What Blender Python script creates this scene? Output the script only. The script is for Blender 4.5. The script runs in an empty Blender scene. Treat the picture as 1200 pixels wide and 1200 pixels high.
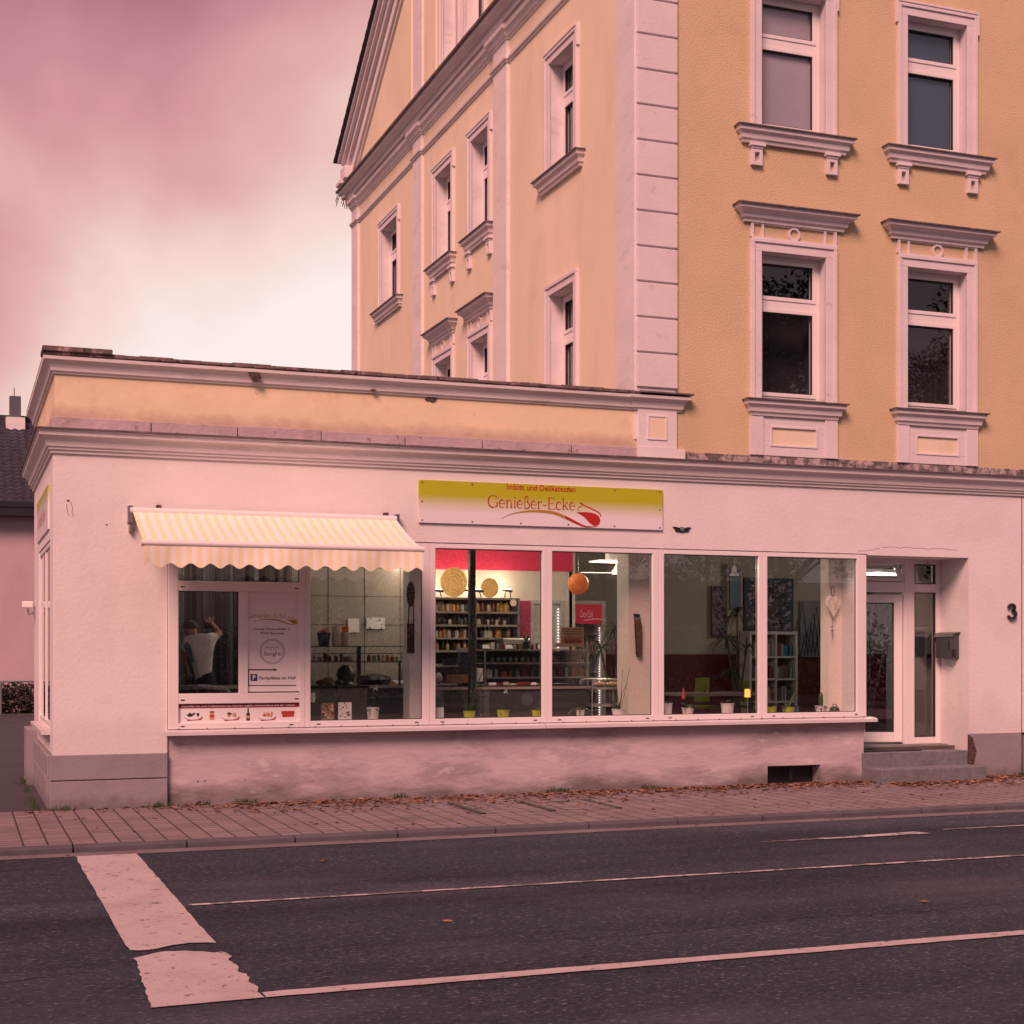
import bpy, bmesh, math, random
from mathutils import Vector, Matrix
S = bpy.context.scene
COL = S.collection
random.seed(7)
rad = math.radians

# ------------------------------------------------------------ camera, sky, sun
YAW = .3585; CAMP = (-.97, -16.86, 1.75); FPX = 1733.; HZ = 761.8
cam = bpy.data.cameras.new('camera'); cam_o = bpy.data.objects.new('camera', cam); COL.objects.link(cam_o)
cam_o.location = CAMP; cam_o.rotation_euler = (rad(90), 0, -YAW)
cam.sensor_width = 36; cam.lens = 36*FPX/1200; cam.shift_y = (HZ-600)/1200; cam.clip_end = 600; cam.clip_start = .1
S.camera = cam_o
S.view_settings.view_transform = 'Standard'; S.view_settings.look = 'None'; S.view_settings.exposure = 0.0; S.view_settings.gamma = 1
SUN_EL, SUN_AZ = rad(42), rad(219)      # azimuth from +Y clockwise: light comes from the front, a little left
w = bpy.data.worlds.new('World'); S.world = w; w.use_nodes = True
nt = w.node_tree; nt.nodes.clear(); N = nt.nodes.new; L = nt.links.new
out = N('ShaderNodeOutputWorld'); sky = N('ShaderNodeTexSky'); sky.sky_type = 'NISHITA'; sky.sun_disc = False
sky.sun_elevation = SUN_EL; sky.sun_rotation = SUN_AZ; sky.air_density = 1.5; sky.dust_density = 3
bg1 = N('ShaderNodeBackground'); bg1.inputs[1].default_value = .06; L(sky.outputs[0], bg1.inputs[0])
tc = N('ShaderNodeTexCoord'); sep = N('ShaderNodeSeparateXYZ'); L(tc.outputs['Generated'], sep.inputs[0])
def mth(op, a, b=None, c=None):
    n = N('ShaderNodeMath'); n.operation = op
    for i, v in enumerate((a, b, c)):
        if v is None: continue
        if isinstance(v, (int, float)): n.inputs[i].default_value = v
        else: L(v, n.inputs[i])
    return n.outputs[0]
mp = N('ShaderNodeMapping'); mp.inputs['Scale'].default_value = (2.2, 2.2, 3.4); mp.inputs['Location'].default_value = (.35, .1, .62); L(tc.outputs['Generated'], mp.inputs[0])
n1 = N('ShaderNodeTexNoise'); n1.inputs['Scale'].default_value = 1.3; n1.inputs['Detail'].default_value = 4; n1.inputs['Roughness'].default_value = .42; n1.inputs['Distortion'].default_value = .6; L(mp.outputs[0], n1.inputs['Vector'])
n2 = N('ShaderNodeTexNoise'); n2.inputs['Scale'].default_value = 3.6; n2.inputs['Detail'].default_value = 5; n2.inputs['Roughness'].default_value = .5; L(mp.outputs[0], n2.inputs['Vector'])
# cloud cover grows with height above the horizon and towards the left of the view
cl = lambda v, a, b: mth('MINIMUM', mth('MAXIMUM', v, a), b)
q = mth('ADD', mth('MULTIPLY_ADD', sep.outputs['Z'], 2.75, -.17), mth('MULTIPLY', mth('MULTIPLY', cl(sep.outputs['X'], -.3, .4), cl(mth('MULTIPLY', sep.outputs['Y'], 2), 0, 1)), -2.1))
q = mth('ADD', q, mth('MULTIPLY', cl(mth('MULTIPLY', sep.outputs['Y'], -3), 0, 1), .16))
q = mth('ADD', q, mth('MULTIPLY', mth('SUBTRACT', n1.outputs[0], .42), 1.0))
q = mth('ADD', q, mth('MULTIPLY', mth('SUBTRACT', n2.outputs[0], .5), .22))
rp = N('ShaderNodeValToRGB'); L(q, rp.inputs[0]); e = rp.color_ramp.elements
e[0].position = .10; e[0].color = (.99, .86, .83, 1); e[1].position = .98; e[1].color = (.33, .125, .155, 1)
for p, c in ((.30, (.93, .68, .62, 1)), (.46, (.80, .46, .44, 1)), (.60, (.68, .31, .34, 1)), (.78, (.46, .185, .235, 1))):
    x = e.new(p); x.color = c
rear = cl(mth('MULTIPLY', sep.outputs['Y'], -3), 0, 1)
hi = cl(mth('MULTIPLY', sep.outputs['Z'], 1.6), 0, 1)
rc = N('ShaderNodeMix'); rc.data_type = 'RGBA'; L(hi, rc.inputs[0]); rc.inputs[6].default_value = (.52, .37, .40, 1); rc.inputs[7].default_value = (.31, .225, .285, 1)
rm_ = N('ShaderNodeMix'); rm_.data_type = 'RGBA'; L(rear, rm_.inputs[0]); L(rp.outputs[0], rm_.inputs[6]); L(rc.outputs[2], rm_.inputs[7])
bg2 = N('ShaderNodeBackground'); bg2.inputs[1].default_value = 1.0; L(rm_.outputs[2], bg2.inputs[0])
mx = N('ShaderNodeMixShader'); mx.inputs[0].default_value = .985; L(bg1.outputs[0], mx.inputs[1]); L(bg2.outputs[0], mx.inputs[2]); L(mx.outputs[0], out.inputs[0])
sl = bpy.data.lights.new('sun', 'SUN'); sl.energy = 4.4; sl.angle = rad(24); sl.color = (1, .52, .44)
so = bpy.data.objects.new('sun', sl); COL.objects.link(so)
sd = Vector((math.sin(SUN_AZ)*math.cos(SUN_EL), math.cos(SUN_AZ)*math.cos(SUN_EL), math.sin(SUN_EL)))
so.rotation_euler = sd.to_track_quat('Z', 'Y').to_euler(); so.location = (-6, -20, 20)

# ------------------------------------------------------------ measuring: pixel of the photo -> point on a plane
sn, cs = math.sin(YAW), math.cos(YAW)
def ray(u, v):
    a = (u-600)/FPX; return (sn+a*cs, cs-a*sn, (HZ-v)/FPX)
def onY(u, v, y=0.):
    d = ray(u, v); t = (y-CAMP[1])/d[1]; return (CAMP[0]+t*d[0], y, CAMP[2]+t*d[2])
def onX(u, v, x):
    d = ray(u, v); t = (x-CAMP[0])/d[0]; return (x, CAMP[1]+t*d[1], CAMP[2]+t*d[2])
def X(u, y=0.): return onY(u, 600, y)[0]
def Z(u, v, y=0.): return onY(u, v, y)[2]

# ------------------------------------------------------------ materials
MATS = {}
def pm(name, col, rough=.8, var=.10, vs=1.3, bump=0, bs=60, spots=(), zdirt=None, metal=0, spec=.5, emit=None, es=0, stretch=(1, 1, 1), coat=0, grain=0, gs=300):
    if name in MATS: return MATS[name]
    m = bpy.data.materials.new(name); m.use_nodes = True; t = m.node_tree; b = t.nodes['Principled BSDF']
    N = t.nodes.new; L = t.links.new
    b.inputs['Roughness'].default_value = rough; b.inputs['Metallic'].default_value = metal; b.inputs['Specular IOR Level'].default_value = spec
    if coat: b.inputs['Coat Weight'].default_value = coat
    g = N('ShaderNodeNewGeometry'); mpn = N('ShaderNodeMapping'); mpn.inputs['Scale'].default_value = stretch; L(g.outputs['Position'], mpn.inputs[0])
    def noise(sc, det=5, ro=.6):
        n = N('ShaderNodeTexNoise'); n.inputs['Scale'].default_value = sc; n.inputs['Detail'].default_value = det; n.inputs['Roughness'].default_value = ro; L(mpn.outputs[0], n.inputs['Vector']); return n.outputs[0]
    def ramp(s, lo, hi):
        r = N('ShaderNodeMapRange'); r.inputs[1].default_value = lo; r.inputs[2].default_value = hi; L(s, r.inputs[0]); return r.outputs[0]
    def mix(f, a, bb):
        x = N('ShaderNodeMix'); x.data_type = 'RGBA'
        if isinstance(f, float): x.inputs[0].default_value = f
        else: L(f, x.inputs[0])
        for i, v in ((6, a), (7, bb)):
            if isinstance(v, tuple): x.inputs[i].default_value = v[:3]+(1,)
            else: L(v, x.inputs[i])
        return x.outputs[2]
    c = mix(ramp(noise(vs), .32, .68), tuple(k*(1-var) for k in col), tuple(min(1, k*(1+var*.6)) for k in col))
    if grain:
        c = mix(ramp(noise(gs, 2, .5), .35, .65), c, mix(grain, c, (0, 0, 0)))
    for (sc, ss, lo, hi, amt) in spots:
        f = ramp(noise(ss, 7, .68), lo, hi); mm = N('ShaderNodeMath'); mm.operation = 'MULTIPLY'; L(f, mm.inputs[0]); mm.inputs[1].default_value = amt
        c = mix(mm.outputs[0], c, sc)
    if zdirt:
        (dc, z0, z1, ss, amt) = zdirt
        sp = N('ShaderNodeSeparateXYZ'); L(g.outputs['Position'], sp.inputs[0])
        hz = ramp(sp.outputs[2], z1, z0)
        a = N('ShaderNodeMath'); a.operation = 'ADD'; L(noise(ss, 6, .65), a.inputs[0]); L(hz, a.inputs[1])
        f = ramp(a.outputs[0], .95, 1.35); mm = N('ShaderNodeMath'); mm.operation = 'MULTIPLY'; L(f, mm.inputs[0]); mm.inputs[1].default_value = amt
        c = mix(mm.outputs[0], c, dc)
    L(c, b.inputs['Base Color'])
    if bump:
        bn = N('ShaderNodeBump'); bn.inputs['Strength'].default_value = 1; bn.inputs['Distance'].default_value = bump; L(noise(bs, 3, .55), bn.inputs['Height']); L(bn.outputs[0], b.inputs['Normal'])
    if emit:
        b.inputs['Emission Color'].default_value = emit+(1,); b.inputs['Emission Strength'].default_value = es
    MATS[name] = m; return m
def glassmat(name, tint=(1, 1, 1), k=1.6, add=.015):
    m = bpy.data.materials.new(name); m.use_nodes = True; t = m.node_tree; t.nodes.clear(); N = t.nodes.new; L = t.links.new
    o = N('ShaderNodeOutputMaterial'); tr = N('ShaderNodeBsdfTransparent'); tr.inputs[0].default_value = tint+(1,); gl = N('ShaderNodeBsdfGlossy'); gl.inputs['Roughness'].default_value = .0
    g = N('ShaderNodeNewGeometry'); dt = N('ShaderNodeVectorMath'); dt.operation = 'DOT_PRODUCT'; L(g.outputs['Normal'], dt.inputs[0]); L(g.outputs['Incoming'], dt.inputs[1])
    def M_(op, x_, y_=None):
        n_ = N('ShaderNodeMath'); n_.operation = op
        for i_, v_ in enumerate((x_, y_)):
            if v_ is None: continue
            if isinstance(v_, (int, float)): n_.inputs[i_].default_value = v_
            else: L(v_, n_.inputs[i_])
        return n_.outputs[0]
    fr_ = M_('ADD', M_('MULTIPLY', M_('POWER', M_('SUBTRACT', 1.0, M_('ABSOLUTE', dt.outputs['Value'])), 5.0), .96), .042)
    a = N('ShaderNodeMath'); a.operation = 'MULTIPLY_ADD'; a.use_clamp = True; a.inputs[1].default_value = k; a.inputs[2].default_value = add; L(fr_, a.inputs[0])
    nz = N('ShaderNodeTexNoise'); nz.inputs['Scale'].default_value = .9; nz.inputs['Detail'].default_value = 1; L(g.outputs['Position'], nz.inputs['Vector'])
    bn = N('ShaderNodeBump'); bn.inputs['Distance'].default_value = .0009; L(nz.outputs[0], bn.inputs['Height']); L(bn.outputs[0], gl.inputs['Normal'])
    x = N('ShaderNodeMixShader'); L(a.outputs[0], x.inputs[0]); L(tr.outputs[0], x.inputs[1]); L(gl.outputs[0], x.inputs[2]); L(x.outputs[0], o.inputs[0]); return m
GLASS = glassmat('shop_glass', (.95, .97, .96), 3.2, .015)
GLASS2 = glassmat('house_glass', (.93, .95, .96), 2.0, .02)
DK = (.02, .018, .017)
M_pink = pm('white_wall_paint', (.74, .70, .69), .85, .05, .9, .004, 22, spots=(((.60, .54, .53), 1.1, .52, .74, .5), ((.52, .46, .46), 5, .62, .72, .25), ((.25, .2, .18), 9, .735, .76, .45)), zdirt=((.5, .44, .44), .6, 1.5, 3, .35))
M_apron = pm('apron_plaster', (.50, .42, .45), .9, .12, 2.2, .007, 14, spots=(((.26, .22, .24), 1.3, .50, .60, .6), ((.70, .62, .62), 2.6, .58, .63, .5), ((.12, .1, .1), 13, .70, .74, .6)), zdirt=((.12, .10, .10), -.1, .55, 2.4, .9), stretch=(.55, 1, 1.5))
M_plinth = pm('grey_plinth', (.27, .24, .265), .88, .12, 2.5, .004, 30, spots=(((.28, .25, .28), 3, .52, .7, .6),), zdirt=((.12, .11, .11), -.1, .4, 5, .8))
M_yel = pm('smooth_yellow_render', (.80, .70, .52), .85, .07, .8, .003, 8, spots=(((.60, .49, .36), 1.4, .52, .72, .5), ((.35, .28, .2), 4, .66, .8, .4)), stretch=(1, 1, .35))
M_yelr = pm('rough_yellow_stucco', (.68, .53, .33), .95, .08, 1.0, .009, 48, spots=(((.50, .37, .2), 1.3, .55, .75, .4),), grain=.16, gs=55)
M_trim = pm('painted_trim', (.70, .64, .66), .8, .07, 2, .003, 30, spots=(((.45, .38, .38), 5, .62, .7, .6), ((.2, .15, .13), 16, .70, .74, .7)))
M_trimw = pm('clean_trim', (.74, .69, .69), .8, .07, 1.6, .003, 30, spots=(((.48, .42, .42), 2.4, .55, .72, .55), ((.22, .17, .16), 14, .69, .73, .6)), stretch=(.6, .6, 1.6))
M_flash = pm('dark_flashing', (.12, .10, .10), .6, .3, 4, .003, 40, spots=(((.30, .22, .2), 6, .5, .6, .5),))
M_rust = pm('weathered_cap', (.17, .12, .115), .9, .3, 6, .02, 18, spots=(((.42, .30, .30), 5, .56, .62, .8), ((.03, .025, .025), 9, .55, .62, .9)))
M_stone = pm('stone_band', (.47, .37, .40), .9, .15, 3, .008, 20, spots=(((.16, .1, .09), 7, .60, .67, .8), ((.33, .2, .15), 2, .58, .68, .5)))
M_peel = pm('peeling_band', (.48, .40, .41), .9, .2, 3, .012, 14, spots=(((.08, .065, .065), 4.5, .44, .56, .85), ((.04, .035, .035), 12, .52, .58, .6), ((.3, .16, .12), 5, .62, .66, .7)))
M_frame = pm('white_window_frame', (.78, .735, .73), .35, .03, 1, coat=.1)
M_gasket = pm('gasket', (.03, .03, .03), .6)
M_alu = pm('aluminium_sill', (.60, .55, .56), .35, .05, 2)
M_dark = pm('dark_plastic', (.02, .02, .022), .5)
M_blk = pm('black_metal', (.025, .025, .028), .4, metal=.3)
M_conc = pm('granite_step', (.20, .20, .22), .85, .2, 14, .003, 90, spots=(((.12, .11, .12), 4, .54, .66, .7),), grain=.3, gs=160)
M_roof = pm('dark_roof_tiles', (.035, .035, .045), .75, .3, 8)
M_brickh = pm('exposed_brick', (.10, .06, .05), .95, .5, 20, .03, 30)
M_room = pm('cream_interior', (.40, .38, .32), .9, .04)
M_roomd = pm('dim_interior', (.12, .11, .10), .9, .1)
M_tile = pm('grey_tile', (.33, .30, .27), .3, .05)
M_floor = pm('interior_floor', (.10, .08, .07), .5, .2, 4)
M_red = pm('red_band', (.62, .035, .10), .8, .03)
M_wains = pm('dark_red_panel', (.11, .012, .016), .55, .2, 3)
M_white = pm('white_paint', (.75, .73, .72), .5, .03)
M_paper = pm('paper', (.78, .74, .74), .7, .02)
M_ink = pm('ink', (.06, .04, .05), .7)
M_inkred = pm('red_ink', (.42, .015, .015), .6)
M_gold = pm('gold_ink', (.42, .24, .03), .5)
M_blue = pm('blue_ink', (.02, .03, .14), .6)
M_green = pm('lime_green', (.42, .50, .03), .5)
M_leaf = pm('houseplant_leaf', (.05, .10, .035), .45, .4, 20)
M_leafd = pm('dark_houseplant_leaf', (.025, .045, .022), .5, .4, 20)
M_foil = pm('tree_foliage', (.045, .07, .025), .7, .5, 3)
M_foil2 = pm('autumn_foliage', (.16, .09, .02), .7, .5, 3)
M_bark = pm('bark', (.07, .055, .045), .95, .3, 8, .03, 12)
M_yfab = pm('awning_yellow', (.87, .77, .48), .85, .06, 3)
M_wfab = pm('awning_white', (.88, .84, .78), .85, .04, 3)
M_cane = pm('straw', (.88, .58, .22), .7, .2, 30, .004, 120)
M_steel = pm('steel', (.5, .5, .5), .3, .05, metal=.9)
M_wood = pm('wood', (.25, .14, .07), .6, .2, 8, stretch=(1, 1, 8))

# ------------------------------------------------------------ mesh helpers
WLOC = {}
class MB:
    def __init__(s): s.v = []; s.f = []; s.m = []; s.mi = 0
    def add(s, vs, fs):
        o = len(s.v); s.v += [tuple(p) for p in vs]; s.f += [tuple(i+o for i in f) for f in fs]; s.m += [s.mi]*len(fs); return s
    def box(s, a, b, T=None):
        (x0, y0, z0), (x1, y1, z1) = a, b
        vs = [(x, y, z) for x in (x0, x1) for y in (y0, y1) for z in (z0, z1)]
        if T: vs = [T(*p) for p in vs]
        return s.add(vs, [(0, 1, 3, 2), (4, 6, 7, 5), (0, 4, 5, 1), (2, 3, 7, 6), (0, 2, 6, 4), (1, 5, 7, 3)])
    def quad(s, *p): return s.add(p, [tuple(range(len(p)))])
    def prism(s, poly, d):      # poly of 3D points, extruded by vector d
        n = len(poly); a = [Vector(p) for p in poly]; d = Vector(d); b = [p+d for p in a]
        return s.add(a+b, [tuple(range(n)), tuple(range(2*n-1, n-1, -1))]+[(i, (i+1) % n, n+(i+1) % n, n+i) for i in range(n)])
    def tube(s, pts, r, seg=8, cap=True):
        pts = [Vector(p) for p in pts]; n = len(pts); rs = r if isinstance(r, (list, tuple)) else [r]*n; rings = []
        up = Vector((0, 0, 1)); prev = None
        for i, p in enumerate(pts):
            d = (pts[min(i+1, n-1)]-pts[max(i-1, 0)]).normalized()
            a = prev if prev is not None else (up if abs(d.z) < .9 else Vector((1, 0, 0)))
            e1 = (a-d*a.dot(d)); e1 = e1.normalized() if e1.length > 1e-6 else d.orthogonal().normalized(); prev = e1; e2 = d.cross(e1)
            rings.append([p+(e1*math.cos(t)+e2*math.sin(t))*rs[i] for t in [2*math.pi*k/seg for k in range(seg)]])
        vs = [q for rg in rings for q in rg]; fs = [(i*seg+k, i*seg+(k+1) % seg, (i+1)*seg+(k+1) % seg, (i+1)*seg+k) for i in range(n-1) for k in range(seg)]
        if cap: fs += [tuple(range(seg-1, -1, -1)), tuple((n-1)*seg+k for k in range(seg))]
        return s.add(vs, fs)
    def lathe(s, c, prof, seg=20, axis='z'):   # prof (r, h)
        vs = []
        for r, h in prof:
            for k in range(seg):
                t = 2*math.pi*k/seg; a, b = r*math.cos(t), r*math.sin(t)
                vs.append((c[0]+a, c[1]+b, c[2]+h) if axis == 'z' else (c[0]+a, c[1]-h, c[2]+b))
        n = len(prof); fs = [(i*seg+k, i*seg+(k+1) % seg, (i+1)*seg+(k+1) % seg, (i+1)*seg+k) for i in range(n-1) for k in range(seg)]
        fs += [tuple(range(seg-1, -1, -1)), tuple((n-1)*seg+k for k in range(seg))]
        return s.add(vs, fs)
    def sweep(s, T, path, prof, closed_ends=True):   # path in (u,n), profile (out, w)
        P = [Vector(p) for p in path]; n = len(P); offs = []
        for i in range(n):
            ns = []
            if i > 0: d = (P[i]-P[i-1]).normalized(); ns.append(Vector((-d.y, d.x)))
            if i < n-1: d = (P[i+1]-P[i]).normalized(); ns.append(Vector((-d.y, d.x)))
            offs.append(ns[0] if len(ns) == 1 else (ns[0]+ns[1])/(1+ns[0].dot(ns[1])))
        k = len(prof); vs = []
        for i in range(n):
            for o, ww in prof:
                q = P[i]+offs[i]*o; vs.append(T(q.x, q.y, ww))
        fs = [(i*k+j, i*k+(j+1) % k, (i+1)*k+(j+1) % k, (i+1)*k+j) for i in range(n-1) for j in range(k)]
        if closed_ends: fs += [tuple(range(k)), tuple((n-1)*k+j for j in range(k-1, -1, -1))]
        return s.add(vs, fs)
    def build(s, name, mats, parent=None, bev=0, smooth=False, label=None):
        if not isinstance(mats, (list, tuple)): mats = [mats]
        me = bpy.data.meshes.new(name); off = Vector(WLOC.get(parent.name, (0, 0, 0))) if parent else Vector((0, 0, 0))
        me.from_pydata([Vector(p)-off for p in s.v], [], s.f)
        for m in mats: me.materials.append(m)
        me.polygons.foreach_set('material_index', s.m)
        bm = bmesh.new(); bm.from_mesh(me); bmesh.ops.recalc_face_normals(bm, faces=bm.faces); bm.to_mesh(me); bm.free()
        if smooth:
            me.polygons.foreach_set('use_smooth', [True]*len(me.polygons))
            if smooth != 'all': me.set_sharp_from_angle(angle=rad(40))
        o = bpy.data.objects.new(name, me); COL.objects.link(o)
        if parent: o.parent = parent; WLOC[o.name] = tuple(off)
        if label: o['label'] = label
        if bev:
            b = o.modifiers.new('bevel', 'BEVEL'); b.width = bev; b.segments = 2; b.limit_method = 'ANGLE'; b.harden_normals = False
        return o
def tag(o, label, cat, group=None, kind=None):
    if label: o['label'] = label
    if cat: o['category'] = cat
    if group: o['group'] = group
    if kind: o['kind'] = kind
    return o
def thing(name, loc, label, cat, group=None):
    o = bpy.data.objects.new(name, None); COL.objects.link(o); o.location = loc; o.empty_display_size = .1; WLOC[o.name] = tuple(loc)
    return tag(o, label, cat, group)
def struct(o): o['kind'] = 'structure'; return o
def copy_tree(o, delta=None, label=None, loc=None, rotz=None, parent=None, scale=None):
    c = o.copy(); COL.objects.link(c)
    if parent is not None: c.parent = parent
    else:
        if delta: c.location = Vector(o.location)+Vector(delta)
        if loc: c.location = loc
        if rotz is not None: c.rotation_euler.z = rotz
        if scale: c.scale = (scale,)*3
        if label: c['label'] = label
    for ch in list(o.children): copy_tree(ch, parent=c)
    return c
TF = lambda u, n, w: (u, -n, w)
XS = 7.04
TS = lambda u, n, w: (XS-n, u, w)
TA = lambda u, n, w: (-n, u, w)
def wallgrid(mb, T, us, w0, top, holes, n=0., depth=.25, rm=None):
    """outer skin with openings and their reveals; top: number or function of u"""
    tf = top if callable(top) else (lambda u: top)
    cuts = sorted(set([us[0], us[-1]]+list(us[1:-1])+[h[0] for h in holes]+[h[1] for h in holes]))
    for a, b in zip(cuts[:-1], cuts[1:]):
        if b-a < 1e-5: continue
        mid = (a+b)/2; hs = sorted([(h[2], h[3]) for h in holes if h[0]-1e-6 < mid < h[1]+1e-6]); z = w0
        for h0, h1 in hs:
            if h0 > z+1e-5: mb.quad(T(a, n, z), T(b, n, z), T(b, n, h0), T(a, n, h0))
            z = h1
        if tf(a) > z or tf(b) > z: mb.quad(T(a, n, z), T(b, n, z), T(b, n, max(z, tf(b))), T(a, n, max(z, tf(a))))
    if rm is not None: mb.mi = rm
    for h in holes:
        d = h[4] if len(h) > 4 else depth; a, b, c, e_ = h[:4]
        mb.quad(T(a, n, c), T(a, n-d, c), T(a, n-d, e_), T(a, n, e_)); mb.quad(T(b, n, c), T(b, n-d, c), T(b, n-d, e_), T(b, n, e_))
        
        if len(h) < 6: mb.quad(T(a, n, c), T(b, n, c), T(b, n-d, c), T(a, n-d, c))
        mb.quad(T(a, n, e_), T(b, n, e_), T(b, n-d, e_), T(a, n-d, e_))

# ------------------------------------------------------------ writing helpers
def text_poly(s, shear=0., bold=0.):
    cu = bpy.data.curves.new('t', 'FONT'); cu.body = s; cu.shear = shear; cu.offset = bold; cu.resolution_u = 4
    o = bpy.data.objects.new('t', cu); COL.objects.link(o); dg = bpy.context.evaluated_depsgraph_get(); dg.update(); me = bpy.data.meshes.new_from_object(o.evaluated_get(dg))
    vs = [tuple(v.co) for v in me.vertices]; fs = [tuple(p.vertices) for p in me.polygons]
    bpy.data.objects.remove(o); bpy.data.curves.remove(cu); bpy.data.meshes.remove(me); return vs, fs
def put_text(mb, s, map2, x0, x1, y0, h, shear=0., bold=0., ref='H'):
    """text fitted between x0 and x1, baseline y0, capital height h; map2(x, y) gives a 3D point"""
    vs, fs = text_poly(s, shear, bold)
    if not vs: return
    ax = min(v[0] for v in vs); bx = max(v[0] for v in vs); sx = (x1-x0)/(bx-ax); sy = h/.70
    mb.add([map2(x0+(v[0]-ax)*sx, y0+v[1]*sy) for v in vs], fs)
def ribbon(mb, pts, ws, map2):
    n = len(pts); P = [Vector(p) for p in pts]; ws = ws if isinstance(ws, (list, tuple)) else [ws]*n; vs = []
    for i in range(n):
        d = (P[min(i+1, n-1)]-P[max(i-1, 0)]).normalized(); nn = Vector((-d.y, d.x))*ws[i]/2
        vs += [map2(*(P[i]+nn)), map2(*(P[i]-nn))]
    mb.add(vs, [(2*i, 2*i+1, 2*i+3, 2*i+2) for i in range(n-1)])
def arc(cx, cy, rx, ry, a0, a1, n=14): return [(cx+rx*math.cos(rad(a0+(a1-a0)*i/n)), cy+ry*math.sin(rad(a0+(a1-a0)*i/n))) for i in range(n+1)]
TH, TN = .034, .075
def serif(x, y, w=.17): return ([(x-w/2, y), (x+w/2, y)], .03)
GL = {  # glyph: (advance, strokes)
 'G': (.78, [(arc(.38, .34, .33, .35, 40, 330, 22), [.03]+[TH+(.05 if 5 < i < 17 else 0) for i in range(21)]+[.03]), ([(.66, .02), (.66, .27)], TN), serif(.64, .28, .22), ([(.63, .52), (.64, .66)], .04)]),
 'e': (.46, [(arc(.23, .22, .19, .23, 0, 320, 18), [TH]*5+[TN]*9+[TH]*5), ([(.06, .23), (.42, .23)], .03)]),
 'n': (.54, [([(.12, 0), (.12, .44)], TN), (arc(.27, .27, .15, .17, 170, 0, 8), TH+.01), ([(.42, .27), (.42, 0)], TN), serif(.12, .012), serif(.42, .012), ([(.04, .42), (.12, .44)], .03)]),
 'i': (.26, [([(.13, 0), (.13, .44)], TN), serif(.13, .012), ([(.05, .42), (.13, .44)], .03), ([(.09, .62), (.17, .62)], .08)]),
 'ß': (.52, [([(.12, 0), (.12, .56)]+arc(.24, .56, .12, .15, 180, 0, 8)+[(.30, .42), (.26, .38)], TH+.02), (arc(.27, .18, .17, .19, 90, -110, 10), TN), serif(.12, .012)]),
 'r': (.38, [([(.12, 0), (.12, .44)], TN), (arc(.28, .27, .16, .16, 170, 70, 6), TH+.01), serif(.12, .012, .2), ([(.31, .42), (.35, .40)], .07), ([(.04, .42), (.12, .44)], .03)]),
 '-': (.34, [([(.05, .22), (.29, .22)], .05)]),
 'E': (.62, [([(.14, 0), (.14, .68)], TN), ([(.04, .665), (.52, .665)], .03), ([(.04, .015), (.56, .015)], .03), ([(.14, .35), (.42, .35)], .03), ([(.52, .68), (.52, .56)], .03), ([(.56, 0), (.58, .14)], .03), ([(.42, .41), (.42, .29)], .03)]),
 'c': (.43, [(arc(.23, .22, .19, .23, 45, 320, 16), [TH]*3+[TN]*11+[TH]*3), ([(.36, .38), (.38, .34)], .07)]),
 'k': (.54, [([(.12, 0), (.12, .70)], TN), ([(.14, .18), (.40, .43)], TH), ([(.22, .25), (.44, .01)], TN), serif(.12, .012), serif(.46, .012, .14), serif(.38, .435, .14), ([(.04, .68), (.12, .70)], .03)]),
}
def put_serif(mb, s, map2, x0, x1, y0, h):
    W = sum(GL[c][0] for c in s); sx = (x1-x0)/W; sy = h/.68; x = 0
    for c in s:
        for pts, ww in GL[c][1]: ribbon(mb, [((p[0]+x), p[1]) for p in pts], ww, lambda a, b: map2(x0+a*sx, y0+b*sy))
        x += GL[c][0]
def onZ_(u, v, z=-.06):
    d = ray(u, v); t = (z-CAMP[2])/d[2]; return (CAMP[0]+t*d[0], CAMP[1]+t*d[1], z)
UPL = 6.5
TREES = [(0, (36, -27, 0), 1.3, 1.05), (1, (20, -33, 0), 2.1, 1.0), (0, (2, -34, 0), .7, .8), (1, (31, -24, 0), 4.0, .95), (0, (-9, -36, 0), 2.6, .8), (0, (18.5, -26.5, 0), 3.3, .62), (1, (23.5, -29, 0), .4, .72), (0, (8.5, -32, 0), 5.1, .6)]
TLAB = ['green tree across the street, farthest to the right', 'brown leaved tree across the street in front of the gabled house end', 'small green tree across the street left of the gabled house', 'brown leaved tree across the street, nearest to the road on the right', 'small green tree across the street before the flat roofed block', 'low green tree behind the parked car across the street', 'low brown leaved tree between the parked car and the tallest tree', 'low green tree in front of the gabled house across the street']

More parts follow.
